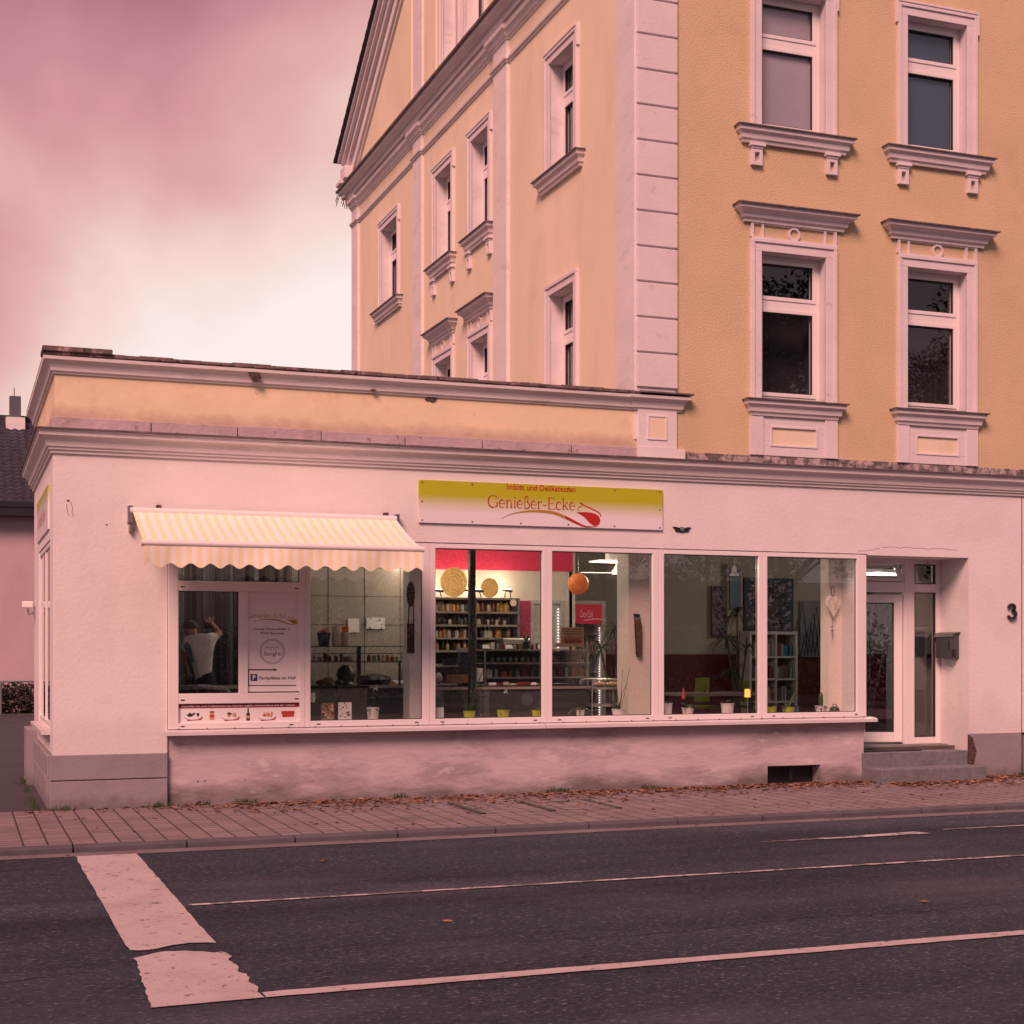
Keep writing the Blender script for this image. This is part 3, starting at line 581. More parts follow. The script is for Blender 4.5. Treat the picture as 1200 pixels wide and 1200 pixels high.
# roof: tiles with a toothed verge
mb = MB(); k = int((DEP+.24-apex)/.22)+1
for s_ in (0, 1):
    for i in range(k):
        u0 = DEP+.24-i*.22; u1 = u0-.26
        ps = [(u0, .50+SL*-0.0), (u1, .50)]
        def R_(u, n, o): uu = u if s_ == 0 else 2*apex-u; return TS(uu, n, ZE+SL*(DEP-u)+o)
        vs = [R_(u0, .40, .515+.035), R_(u1, .40, .515), R_(u0, -10.7, .515+.035), R_(u1, -10.7, .515), R_(u0, .40, .49), R_(u1, .40, .47), R_(u0, -10.7, .49), R_(u1, -10.7, .47)]
        mb.add(vs, [(0, 1, 3, 2), (4, 6, 7, 5), (0, 4, 5, 1), (2, 3, 7, 6), (0, 2, 6, 4), (1, 5, 7, 3)])
mb.build('roof', M_roof, tall)
# return of the eave at the far corner, with weeds in the gutter
MB().box((DEP-.02, -.3, 11.50), (DEP+.20, .24, 11.66), TS).box((DEP-.02, -.3, 11.66), (DEP+.26, .29, 11.78), TS).box((DEP-.06, -.3, 11.78), (DEP+.30, .33, 11.86), TS).box((DEP-.25, -.3, 11.86), (DEP+.16, .27, 12.12), TS).build('eave_return', M_trim, tall, bev=.01)
mb = MB(); rr = random.Random(9)
for k in range(16):
    y = DEP+.22+rr.uniform(-.15, .08); p = TS(y, .2+rr.uniform(-.1, .15), 11.5+rr.uniform(-.1, .25)); mb.tube([p, (p[0]+rr.uniform(-.06, .06), p[1]+rr.uniform(0, .12), p[2]-rr.uniform(.05, .22))], .008, 4)
mb.build('gutter_weeds', M_brickh, tall)
# gable field: panel frames and pilasters
for a, b in ((ys(597)+.0, ys(581)), (ys(496.5), ys(487))): MB().box((a, -.005, 11.9), (b, .04, min(topf(a), topf(b))-.2), TS).build('pilaster', M_trimw, tall)
mb = MB(); ya, yb = ys(486)+.15, DEP-1.0
mb.box((ya, 0, 12.03), (ya+.05, .025, topf(ya)-.42), TS); mb.box((ya+.05, 0, 12.03), (yb-.7, .025, 12.07), TS); mb.build('panel_moulding', M_yel, tall); mb = MB(); mb.box((ys(517)+.25, 0, 12.03), (ys(517)+.3, .025, 16), TS); mb.build('panel_moulding', M_yel, tall); mb = MB(); mb.box((ys(575), 0, 12.5), (ys(575)+.05, .025, 16), TS); mb.build('panel_moulding', M_yel, tall)

def curtain(mb, T, a, b, z0, z1, n): mb.quad(T(a, n, z0), T(b, n, z0), T(b, n, z1), T(a, n, z1))
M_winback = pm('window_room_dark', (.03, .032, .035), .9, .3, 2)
def house_window(T, a, b, z0, z1, style, depth=.2, parent=tall, back=None, flip=False):
    mb = MB(); n0, n1 = -depth-.04, -depth+.05
    rect_frame(mb, T, a, b, z0, z1, .055, n0, n1)
    zm = z0+(z1-z0)*.665; mb.box((a+.055, n0, zm-.055), (b-.055, n1, zm+.055), T)
    rect_frame(mb, T, a+.055, b-.055, z0+.055, zm-.055, .05, n0+.01, n1+.012); rect_frame(mb, T, a+.055, b-.055, zm+.055, z1-.055, .05, n0+.01, n1+.012)
    wn = mb.build('window', M_frame, parent, bev=.004); WLOC[wn.name] = WLOC[parent.name]
    for q0, q1 in ((z0+.105, zm-.105), (zm+.105, z1-.105)):
        MB().quad(T(a+.1, n0+.05, q0), T(b-.1, n0+.05, q0), T(b-.1, n0+.05, q1), T(a+.1, n0+.05, q1)).build('pane', GLASS2, wn)
        m2 = MB(); rect_frame(m2, T, a+.105, b-.105, q0, q1, .01, n0+.055, n0+.09); m2.build('gasket', M_gasket, wn)
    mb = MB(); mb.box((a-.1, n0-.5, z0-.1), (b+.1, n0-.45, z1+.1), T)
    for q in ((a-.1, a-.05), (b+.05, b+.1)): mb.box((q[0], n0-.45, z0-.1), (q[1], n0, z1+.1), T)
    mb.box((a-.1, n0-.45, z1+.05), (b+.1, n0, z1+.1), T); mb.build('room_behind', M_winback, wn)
    if back: m3 = MB(); m3.mi = 0; curtain(m3, T, a+.06, b-.06, z0+back[0]*(z1-z0), z0+back[1]*(z1-z0), n0+.035); m3.build('blind', back[2], wn)
    # surround
    sw_ = .15 if T is not TF else .16
    mb = MB()
    def fr(o0, o1, n, zb=z0-.02): mb.box((a-o1, -.01, zb), (a-o0, n, z1+o0), T); mb.box((b+o0, -.01, zb), (b+o1, n, z1+o0), T); mb.box((a-o1, -.01, z1+o0), (b+o1, n, z1+o1), T)
    fr(0, sw_-.05, .03); fr(sw_-.05, sw_, .05)
    if style in ('sill', 'pair', 'ears'):
        mb.box((a-sw_-.03, -.01, z1-.12), (a-sw_, .05, z1+sw_+.03), T); mb.box((b+sw_, -.01, z1-.12), (b+sw_+.03, .05, z1+sw_+.03), T); mb.box((a-sw_, -.01, z1+sw_), (b+sw_, .06, z1+sw_+.03), T)
    mb.build('surround', M_trim, wn, bev=.005)
    ov = sw_+.14 if style not in ('hood', 'pair') else sw_+.02
    sp = [(0, z0-.24), (.04, z0-.24), (.05, z0-.20), (.07, z0-.19), (.08, z0-.13), (.12, z0-.10), (.125, z0-.045), (0, z0-.03)]
    if style != 'gable':
        mb = MB(); mb.sweep(T, [(a-ov+.05, 0), (a-ov+.05, .01), (b+ov-.05, .01), (b+ov-.05, 0)], sp); mb.build('sill', M_trim, wn)
        MB().sweep(T, [(a-ov+.05, 0), (a-ov+.05, .01), (b+ov-.05, .01), (b+ov-.05, 0)], [(0, z0-.03), (.15, z0-.048), (.15, z0-.032), (0, z0-.01)]).box((a, -depth, z0-.012), (b, .02, z0), T).build('sill_flashing', M_flash, wn)
    if style in ('sill', 'pair') and not (style == 'sill' and T is TS):
        for c in (a-sw_/2+.0, b+sw_/2-.0):
            mb = MB(); mb.box((c-.11, -.01, z0-.28), (c+.11, .085, z0-.24), T); mb.box((c-.085, -.01, z0-.31), (c+.085, .065, z0-.28), T); rect_frame(mb, T, c-.08, c+.08, z0-.52, z0-.31, .045, -.01, .055)
            mb.build('bracket', M_trim, wn, bev=.004)
    if style == 'hood':
        hz = z1+.58
        mb = MB(); hov = .22 if T is TF else .12
        mb.sweep(T, [(a-hov-.02, 0), (a-hov-.02, .02), (b+hov+.02, .02), (b+hov+.02, 0)], [(0, hz-.22), (.025, hz-.22), (.03, hz-.18), (.06, hz-.165), (.07, hz-.12), (.12, hz-.08), (.145, hz-.07), (.15, hz-.02), (0, hz)])
        mb.build('hood', M_trim, wn)
        MB().sweep(T, [(a-hov-.02, 0), (a-hov-.02, .02), (b+hov+.02, .02), (b+hov+.02, 0)], [(0, hz), (.18, hz-.025), (.18, hz-.008), (0, hz+.03)]).build('hood_flashing', M_flash, wn)
        mb = MB(); f0, f1 = z1+sw_, hz-.22
        mb.box((a-sw_, -.01, f0), (a-sw_+.04, .035, f1), T); mb.box((b+sw_-.04, -.01, f0), (b+sw_, .035, f1), T); mb.box((a+.0, -.01, f0+.02), (a+.03, .032, f1), T); mb.box((b-.03, -.01, f0+.02), (b, .032, f1), T)
        mb.box((a-sw_+.04, -.01, f0), (a, .012, f1), T)if False else None
        mb.box((a-sw_, -.01, f0-.0), (b+sw_, .045, f0+.018), T); mb.box((a-sw_, -.01, f1-.015), (b+sw_, .03, f1+.002), T)
        c = (a+b)/2; cz = (f0+f1)/2; R1 = (f1-f0)/2-.01
        for k in range(20):
            t0, t1 = 2*math.pi*k/20, 2*math.pi*(k+1)/20
            q = [T(c+rr_*math.cos(t), nn, cz+rr_*math.sin(t)) for nn in (.0, .03) for t in (t0, t1) for rr_ in (R1-.028, R1)]
            mb.add(q, [(4, 5, 7, 6), (0, 4, 6, 2), (1, 3, 7, 5)])
        mb.build('frieze', M_trim, wn)
        if T is TF:
            mb = MB(); zb = 4.28; zt_ = z0-.24
            mb.box((a-sw_-.01, -.01, zb), (a+.02, .04, zt_), T); mb.box((b-.02, -.01, zb), (b+sw_+.01, .04, zt_), T); mb.box((a+.02, -.01, zb), (b-.02, .02, zb+.13), T); mb.box((a+.02, -.01, zt_-.13), (b-.02, .02, zt_), T); mb.box((a+.02, -.01, zb+.13), (a+.14, .02, zt_-.13), T); mb.box((b-.14, -.01, zb+.13), (b-.02, .02, zt_-.13), T)
            rect_frame(mb, T, a+.13, b-.13, zb+.12, zt_-.12, .025, .0, .03); mb.mi = 1; mb.box((a+.155, -.01, zb+.145), (b-.155, .006, zt_-.145), T)
            mb.build('apron_panel', [M_trim, M_yel], wn, bev=.004)
    return wn
M_blind = pm('pale_blind', (.42, .37, .42), .8, .1); M_blind2 = pm('slate_curtain', (.045, .085, .14), .8, .1); M_net = pm('grey_net', (.09, .09, .10), .9, .2)
house_window(TF, *FX[0], 8.55, 10.33, 'sill', back=(0, 1, M_blind)); house_window(TF, *FX[1], 8.55, 10.33, 'sill', back=(0, 1, M_blind2))
house_window(TF, *FX[0], 5.03, 6.93, 'hood'); house_window(TF, *FX[1], 5.03, 6.93, 'hood')
for (ab, z, st) in sidew:
    house_window(TS, ab[0], ab[1], z[0], z[1], st, depth=.24, back=(0, 1, M_net))
# blackened peeling band above the cornice
mb = MB(); x = 7.69; rr = random.Random(4)
while x < 17.5: x2 = x+rr.uniform(.5, 1.3); mb.box((x, -.012, 4.165), (x2-.004, .01, 4.275+rr.uniform(-.006, .008))); x = x2
mb.build('peeling_band', M_peel, tall)

# ============================================================ neighbour house, hedge and rail at the back of the yard
nb = thing('neighbour_house', (-6, 34, 0), 'pink house with dark tiled roof and grey chimney behind the yard on the left', 'house')
MB().box((-16, 30, -.1), (5.5, 42, 6.0)).build('wall', pm('neighbour_plaster', (.50, .37, .40), .9, .08, .8, .004, 20), nb)
mb = MB(); slope = (9.5-6.05)/(36-29.5)
rows = 24
for i in range(rows):
    y0 = 29.5+i*6.5/rows; y1 = y0+6.5/rows+.05; z0 = 6.15+slope*(y0-29.5); z1 = 6.15+slope*(y1-29.5)
    n = 86
    for k in range(n):
        xa = -17+k*.26; xb = xa+.26; xm = (xa+xb)/2
        mb.add([(xa, y0, z0+.02), (xm, y0, z0+.075), (xb, y0, z0+.02), (xa, y1, z1-.03), (xm, y1, z1+.02), (xb, y1, z1-.03), (xa, y0, z0-.04), (xb, y0, z0-.04)], [(0, 1, 4, 3), (1, 2, 5, 4), (6, 7, 2, 1, 0)])
rf = mb.build('roof', pm('glazed_tiles', (.035, .037, .05), .45, .5, 6), nb)
mb = MB(); mb.quad((-17, 36, 9.62), (5.8, 36, 9.62), (5.8, 42.5, 6.1), (-17, 42.5, 6.1)); mb.box((-17, 35.85, 9.55), (5.8, 36.15, 9.68)); mb.build('roof_ridge', M_roof, rf)
mb = MB(); p = onY(18, 492, 35.2); pt_ = onY(18, 464, 35.2); mb.box((p[0]-.18, 35.2, 8.6), (p[0]+.18, 35.7, pt_[2])); mb.mi = 1; mb.box((p[0]-.30, 34.98, 8.9), (p[0]+.30, 35.75, p[2]+.06)); mb.mi = 2; mb.tube([(p[0]-.03, 35.4, pt_[2]-.05), (p[0]-.03, 35.4, pt_[2]+.3)], .015, 5); mb.build('chimney', [pm('slate_chimney', (.10, .10, .12), .8), M_trimw, M_blk], rf)
MB().box((-17, 29.42, 6.0), (5.8, 29.56, 6.16)).box((-17, 29.45, 5.75), (5.8, 30, 5.99)).build('gutter', M_blk, nb)
def leafcloud(mb, c, r_, n, size, rnd, flatn=.0):
    for _ in range(n):
        while True:
            p = Vector((rnd.uniform(-1, 1), rnd.uniform(-1, 1), rnd.uniform(-1, 1)))
            if p.length < 1: break
        p = Vector((c[0]+p.x*r_[0], c[1]+p.y*r_[1], c[2]+p.z*r_[2])); s_ = size*rnd.uniform(.6, 1.3)
        a = Vector((rnd.gauss(0, 1), rnd.gauss(0, 1), rnd.gauss(0, 1))).normalized(); b = a.orthogonal().normalized()
        mb.add([p-a*s_, p+b*s_*.45, p+a*s_, p-b*s_*.45], [(0, 1, 2, 3)])
rr = random.Random(11); mb = MB()
for k in range(26): leafcloud(mb, (-9+k*.5, 25, .42), (.5, .4, .5), 900, .06, rr)
hd = tag(mb.build('hedge', pm('hedge_leaves', (.055, .045, .03), .8, .5, 5)), 'low brown green hedge behind a metal rail at the back of the yard', 'hedge')
rl = thing('railing', (-2, 24.6, 0), 'horizontal grey metal rail in front of the low hedge', 'railing')
MB().tube([(-10, 24.6, .92), (3.5, 24.6, .92)], .03, 8).build('rail', M_steel, rl)
for k in range(6): MB().tube([(-9.5+k*2.4, 24.6, 0), (-9.5+k*2.4, 24.6, .92)], .025, 8).build('post', M_steel, rl)
struct(MB().box((-14, 24.2, -.1), (6, 25.8, .05)).build('planting_strip', M_earth))

# ============================================================ awning
aw = thing('awning', (2.3, 0, 3.33), 'yellow and white striped fabric awning with scalloped valance over the serving window', 'awning')
ax0, ax1, ay, az0, az1 = .84, 3.86, -1.15, 3.30, 2.87
ns = 56; wst = (ax1-ax0)/ns
mb = MB(); fs = []
nseg = 8
for i in range(ns):
    mb.mi = i % 2
    for j in range(nseg):
        def P(i_, j_):
            t = j_/nseg; xx = ax0+i_*wst - (1-t)*.0; sag = -.025*math.sin(math.pi*t)*(1+.25*math.sin(i_*.35)); return (xx, -.06+(ay+.06)*t, az0+(az1-az0)*t+sag)
        mb.add([P(i, j), P(i+1, j), P(i+1, j+1), P(i, j+1)], [(0, 1, 2, 3)])
mb.build('canopy', [M_yfab, M_wfab], aw, smooth='all')
mb = MB(); sub = 4; rr = random.Random(2)
for i in range(ns*sub):
    mb.mi = (i//sub) % 2; xs_ = []
    for q in (i, i+1):
        xx = ax0+q*wst/sub; ph = (xx-ax0)/.2055*2*math.pi; drop = .205+.024*math.cos(ph+1.2); wv = .012*math.sin(q*.11)+.008*math.sin(q*.037+1)
        xs_.append([(xx, ay-.02+wv*k/3*1.6, az1-.03-drop*k/3) for k in range(4)])
    for k in range(3): mb.add([xs_[0][k], xs_[1][k], xs_[1][k+1], xs_[0][k+1]], [(0, 1, 2, 3)])
mb.build('valance', [M_yfab, M_wfab], aw, smooth='all')
MB().tube([(ax0-.03, ay, az1-.005), (ax1+.01, ay, az1-.005)], .035, 12).build('front_bar', M_frame, aw, smooth=True)
MB().tube([(ax0-.03, -.08, az0-.01), (ax1+.0, -.08, az0-.01)], .04, 12).build('roller', M_frame, aw, smooth=True)
for xx in (ax0-.02, ax1+.02):
    m2 = MB(); m2.box((xx-.035, -.10, az0-.14), (xx+.02, 0.0, az0+.05)); m2.box((xx-.02, -.07, az0-.24), (xx+.01, 0.0, az0-.17)); m2.build('wall_bracket', M_steel, aw, bev=.004)
for s_, xx in ((1, 1.1), (-1, 3.6)):
    MB().tube([(xx, -.1, az0-.16), (xx+s_*.55, -.55, az0-.34), (xx, ay+.05, az1-.05)], .022, 8).build('folding_arm', M_frame, aw)
for xx in (1.10, 3.72): MB().box((xx, -.08, az0+.03), (xx+.05, 0, az0+.065)).build('clip', M_brickh, aw)

# ============================================================ sign board over the windows
sg = thing('shop_sign', (5.78, -.03, 3.52), 'long sign board fading from olive green to white with dark red lettering above the windows', 'sign')
def sign_mat():
    m = bpy.data.materials.new('sign_face'); m.use_nodes = True; t = m.node_tree; N = t.nodes.new; L = t.links.new; b = t.nodes['Principled BSDF']; b.inputs['Roughness'].default_value = .35
    g = N('ShaderNodeNewGeometry'); s_ = N('ShaderNodeSeparateXYZ'); L(g.outputs['Position'], s_.inputs[0]); r_ = N('ShaderNodeValToRGB'); mr = N('ShaderNodeMapRange'); mr.inputs[1].default_value = 3.25; mr.inputs[2].default_value = 3.78; L(s_.outputs[2], mr.inputs[0]); L(mr.outputs[0], r_.inputs[0])
    e = r_.color_ramp.elements; e[0].position = .28; e[0].color = (.76, .72, .76, 1); e[1].position = .66; e[1].color = (.45, .46, .02, 1); L(r_.outputs[0], b.inputs['Base Color']); return m
sx0, sx1, sz0, sz1 = X(491, -.03), X(776.6, -.03), 3.265, 3.775
MB().box((sx0, -.03, sz0), (sx1, -.004, sz1)).build('board', sign_mat(), sg, bev=.002)
fsg = lambda x_, z_: (x_, -.0325, z_)
def spx(px, py): p = onY(485+px/4, 550+py/4, -.03); return (p[0], p[2])
mb = MB(); a = spx(435, 96); b = spx(757, 104); put_text(mb, 'Imbiss und Delikatessen', fsg, a[0], b[0], (a[1]+b[1])/2, .068, bold=.012)
mb.build('small_lettering', M_inkred, sg)
mb = MB(); a = spx(345, 178); b = spx(757, 190); put_serif(mb, 'Genießer-Ecke', fsg, a[0], b[0], (a[1]+b[1])/2, .142); mb.build('large_lettering', M_inkred, sg)
def smooth_pts(P, n=6):
    out_ = []
    for i in range(len(P)-1):
        p0, p1, p2, p3 = [Vector(P[max(0, min(len(P)-1, k))]) for k in (i-1, i, i+1, i+2)]
        for k in range(n):
            t = k/n; out_.append(tuple(.5*((2*p1)+(-p0+p2)*t+(2*p0-5*p1+4*p2-p3)*t*t+(-p0+3*p1-3*p2+p3)*t**3)))
    return out_+[tuple(P[-1])]
def swoosh(mapf, m2f, parent, mats, k=1.0):
    P = smooth_pts([mapf(*p) for p in ((410, 231), (450, 212), (510, 199), (580, 196), (650, 203), (710, 225), (760, 250), (805, 268), (862, 268))])
    n = len(P); mb = MB(); cut = int(n*.62)
    W = [k*(.004+.045*math.sin(math.pi*min(1, (i/n)*1.02))**1.2*(.25+.9*i/n)) for i in range(n)]
    mb.mi = 0; ribbon(mb, P[:cut+1], W[:cut+1], m2f); mb.mi = 1; ribbon(mb, P[cut:], W[cut:], m2f)
    D = smooth_pts([mapf(*p) for p in ((760, 202), (800, 200), (840, 205), (866, 220), (873, 240), (866, 260), (845, 264), (822, 250), (800, 226), (778, 211), (760, 202))], 4)
    mb.add([m2f(*p) for p in D], [tuple(range(len(D)))])
    P = smooth_pts([mapf(*p) for p in ((778, 156), (800, 170), (840, 188), (868, 205), (877, 222))]); ribbon(mb, P, [k*.014]*len(P), m2f)
    P = smooth_pts([mapf(*p) for p in ((776, 196), (768, 187), (773, 178), (786, 172), (790, 162), (780, 156))]); ribbon(mb, P, [k*.008]*len(P), m2f)
    return mb.build('emblem', mats, parent)
swoosh(spx, fsg, sg, [M_gold, M_inkred])
mb = MB()
for i in range(6):
    for zz in ((sz0+.03, sz1-.03) if 0 < i < 5 else (sz0+.03, (sz0+sz1)/2, sz1-.03)): mb.lathe((sx0+.04+i*(sx1-sx0-.08)/5, -.031, zz), [(.009, -.003), (.009, .004)], 8, 'y')
mb.build('screws', M_blk, sg)
# side sign
s2 = thing('shop_sign', (-.01, 1.8, 3.37), 'tall olive sign on the narrow side wall of the shop at the far left', 'sign')
def smat2():
    m = sign_mat(); return m
MB().box((-.02, .62, 3.12), (.012, 3.1, 3.62)).build('board', smat2(), s2)
mb = MB(); put_serif(mb, 'Genießer-Ecke', lambda a_, z_: (-.024, a_, z_), 2.7, 1.1, 3.27, .15); mb.build('lettering', M_inkred, s2)
# winged badge
bd = thing('wall_emblem', onY(799, 620.5, -.01), 'small dark winged badge on the wall right of the sign board', 'emblem')
c = onY(799, 620.5, -.01); mb = MB(); k = 1/96.
pts = [(-12.5, 3), (-8, 3.2), (-4, 2), (0, 3.4), (4, 2), (8, 3.2), (12.5, 3), (9.5, .2), (8.3, -2.6), (3.2, -2.6), (0, -4), (-3.2, -2.6), (-8.3, -2.6), (-9.5, .2)]
mb.prism([(c[0]+a*k, -.018, c[2]+b*k*.98) for a, b in pts], (0, .018, 0)); mb.build('wings', M_blk, bd); MB().lathe((c[0], -.016, c[2]), [(.028, -.001), (.028, .008), (.016, .012)], 14, 'y').build('disc', M_steel, bd)
# house number
hn = thing('house_number', (12.76, -.02, 2.3), 'black numeral 3 on the pink wall at the right edge', 'house number')
mb = MB(); P = smooth_pts([(12.70, 2.34), (12.73, 2.375), (12.77, 2.385), (12.805, 2.36), (12.805, 2.325), (12.765, 2.298)], 5); ribbon(mb, P, .03, lambda a_, z_: (a_, -.035, z_))
P2 = smooth_pts([(12.765, 2.298), (12.815, 2.28), (12.825, 2.235), (12.79, 2.198), (12.74, 2.196), (12.695, 2.225)], 5); ribbon(mb, P2, .03, lambda a_, z_: (a_, -.035, z_))
o = mb.build('numeral', M_dark, hn); md = o.modifiers.new('solid', 'SOLIDIFY'); md.thickness = .03; md.offset = 0
# letter box on the right reveal of the entrance
lb = thing('letter_box', (12.0, .38, 1.8), 'dark grey metal letter box on the side wall of the entrance recess', 'letter box')
mb = MB(); mb.prism([(12.06, .2, 1.64), (11.93, .2, 1.64), (11.93, .2, 1.93), (11.97, .2, 1.985), (12.06, .2, 2.0)], (0, .36, 0)); mb.build('body', pm('grey_green_metal', (.09, .10, .095), .45, .1, metal=.4), lb, bev=.008)
MB().prism([(12.06, .17, 2.003), (11.955, .17, 1.985), (11.92, .17, 1.935), (11.928, .17, 1.93), (11.96, .17, 1.975), (12.06, .17, 1.992)], (0, .42, 0)).build('lid', pm('letter_box_lid', (.14, .15, .145), .4, .1, metal=.5), lb)
MB().box((11.926, .25, 1.75), (11.93, .27, 1.88)).box((11.93, .194, 1.66), (12.0, .2, 1.76)).build('lock', M_blk, lb)
# wall camera on the left side
cm = thing('security_lamp', (-.1, 3.9, 2.33), 'small white lamp on a bracket on the side wall at the far left', 'lamp')
MB().box((-.02, 3.85, 2.2), (0.0, 3.95, 2.34)).tube([(-.02, 3.9, 2.25), (-.08, 3.9, 2.22), (-.1, 3.9, 2.3)], .012, 6).build('bracket', M_steel, cm)
MB().box((-.17, 3.82, 2.31), (-.03, 3.98, 2.40)).build('lamp_head', M_white, cm, bev=.015)

# ============================================================ fallen leaves, weeds
rr = random.Random(21)
def leaf(mb, x, y, z, s_, rnd):
    a = rnd.uniform(0, 6.28); tilt = rnd.uniform(-.5, .5); ca, sa = math.cos(a), math.sin(a)
    pts = []
    for (px, py) in ((-1, 0), (-.45, .42), (.1, .5), (.35, .28), (1, 0), (.4, -.3), (.0, -.5), (-.5, -.36)):
        h = (abs(py)*.5+abs(px)*.22)*rnd.uniform(.4, 1.2)+py*tilt*.4
        pts.append((x+(px*ca-py*sa)*s_, y+(px*sa+py*ca)*s_, z+max(0, h)*s_+.003))
    mb.add(pts+[(x, y, z+.003)], [(8, i, (i+1) % 8) for i in range(8)])
mb = MB()
for _ in range(3600):
    x = rr.uniform(1.4, 12.9) if rr.random() < .95 else rr.uniform(-.3, 1.4)
    dens = (.35+.65*min(1, max(0, (x-1.2)/2.2)))*(.45+.55*abs(math.sin(x*1.7+math.sin(x*4.1))))
    if rr.random() > dens: continue
    yb = 0 if not 10.36 < x < 12.03 else -.42
    d = abs(rr.gauss(0, .27))+.02 if rr.random() < .88 else rr.uniform(0, 1.0)
    wid = 1.0+.7*math.exp(-((x-5.0)/2.0)**2)
    mb.mi = rr.choice((0, 0, 0, 1, 1, 2)); leaf(mb, x, yb-d*wid-.03, rr.uniform(0, .012), rr.uniform(.022, .05), rr)
for _ in range(60): mb.mi = rr.choice((0, 1)); leaf(mb, rr.uniform(-2, 12.5), rr.uniform(-3, -.6), 0, rr.uniform(.02, .05), rr)
for _ in range(18): mb.mi = rr.choice((0, 1)); leaf(mb, rr.uniform(-.5, 10), -3.25+rr.uniform(-.1, .06), ZR, rr.uniform(.02, .04), rr)
for px in ((525, 1081), (1083, 1058), (170, 993), (185, 995), (212, 992), (378, 1010)): p = onZ_(px[0], px[1]); mb.mi = 0; leaf(mb, p[0], p[1], ZR+.003, .04, rr)
tag(mb.build('fallen_leaves', [pm('orange_leaf', (.26, .13, .075), .7, .4, 9), pm('brown_leaf', (.15, .06, .03), .8, .4, 9), pm('tan_leaf', (.36, .23, .14), .7, .3, 9)]), None, None, kind='stuff')
mb = MB(); rr = random.Random(8)
for _ in range(520):
    c = rr.choice(((.1, -.05), (1.15, -.05), (1.6, 0), (2.1, 0), (3.9, 0), (5.9, 0), (6.0, 0), (-.06, .3), (-.1, 1.0), (-.15, 2.4), (-.18, 3.6), (7.2, 0), (12.9, -.05)))
    x = c[0]+rr.gauss(0, .07); y = (c[1]-abs(rr.gauss(0, .015))) if c[1] <= 0 else c[1]+rr.gauss(0, .2); h = rr.uniform(.02, .08); a = rr.uniform(-.03, .03)
    if c[1] > 0: x = -.14-abs(rr.gauss(0, .04))
    mb.add([(x-.008, y, 0), (x+.008, y, 0), (x+a, y-abs(a)*.6, h)], [(0, 1, 2)])
tag(mb.build('weeds', pm('weed_green', (.05, .09, .03), .8, .4, 9)), None, None, kind='stuff')

# ============================================================ posters and things in the serving window
def zp(px, py, y): return onY(200+px/6.667, 680+py/6.667, y)
ps = thing('address_poster', (2.42, -.0, 1.84), 'white window panel with gold shop name, round badge and parking arrow beside the serving hatch', 'poster')
MB().box((2.125, -.003, 1.26), (2.72, .012, 2.415)).build('panel', M_paper, ps)
fp = lambda x_, z_: (x_, -.0055, z_)
def pp2(px, py): p = zp(px, py, -.005); return (p[0], p[2])
def ptxt(mb, s, px0, px1, pyb, cap, **k):
    a = pp2(px0, pyb); b = pp2(px1, pyb); put_text(mb, s, fp, a[0], b[0], (a[1]+b[1])/2, cap*.0015, **k)
mb = MB(); a = pp2(600, 292); b = pp2(902, 292); put_serif(mb, 'Genießer-Ecke', fp, a[0], b[0], a[1], .056); mb.build('shop_name', M_gold, ps)
def pmap(px, py): # sign emblem pixels mapped to the poster
    return pp2(648+(px-410)*.735, 325+(py-231)*.55)
swoosh(pmap, fp, ps, [M_gold, M_gold], .42)
mb = MB(); ptxt(mb, 'Ludwig-Thoma-Straße 3', 652, 928, 387, 15, bold=.01); ptxt(mb, '95447 Bayreuth', 700, 885, 421, 15, bold=.01); mb.build('address_lettering', M_ink, ps); mb = MB(); ptxt(mb, 'Bewerten Sie', 745, 845, 527, 9); ptxt(mb, 'uns auf', 770, 820, 543, 8); mb.build('badge_small_lettering', M_ink, ps)
mb = MB(); gx = [728, 752, 774, 796, 820, 838, 862]
for i, (ch, m_) in enumerate(zip('Google', (3, 0, 1, 3, 2, 0))):
    mb.mi = m_; a = pp2(gx[i]+1, 587); b = pp2((gx[i+1]-2) if ch != 'l' else gx[i]+7, 587); lo = .0 if ch != 'g' else .0
    vs, fs_ = text_poly(ch, 0, .008); ax_ = min(v[0] for v in vs); bx_ = max(v[0] for v in vs); sx_ = (b[0]-a[0])/(bx_-ax_)
    mb.add([fp(a[0]+(v[0]-ax_)*sx_, a[1]+v[1]*.062) for v in vs], fs_)
mb.build('badge_lettering', [M_inkred, pm('ochre_ink', (.5, .3, .05), .6), pm('green_ink', (.05, .2, .06), .6), pm('slate_ink', (.06, .06, .12), .6)], ps)
mb = MB(); c = pp2(794, 556)
for R_ in (.128, .142): ribbon(mb, arc(c[0], c[1], R_, R_, 0, 360, 40), .005, fp)
mb.build('badge_ring', pm('grey_ink', (.30, .24, .25), .7), ps)
mb = MB(); ribbon(mb, [pp2(812, 699), pp2(608, 699)], .014, fp); ribbon(mb, [pp2(608, 693), pp2(608, 827)], .010, fp); ribbon(mb, [pp2(604, 822), pp2(980, 822)], .010, fp); A_ = [pp2(808, 687), pp2(832, 699), pp2(808, 711)]; mb.add([fp(*p) for p in A_], [(0, 1, 2)]); mb.build('arrow', M_ink, ps)
mb = MB(); a = pp2(624, 787); b = pp2(677, 733); mb.quad(fp(a[0], a[1]), fp(b[0], a[1]), fp(b[0], b[1]), fp(a[0], b[1])); mb.build('parking_square', M_blue, ps)
mb = MB(); put_text(mb, 'P', lambda x_, z_: (x_, -.008, z_), a[0]+.025, b[0]-.02, a[1]+.014, .052, bold=.02); mb.build('parking_letter', M_paper, ps)
mb = MB(); ptxt(mb, 'Parkplätze im Hof', 692, 978, 774, 23, bold=.015); mb.build('parking_lettering', M_ink, ps)
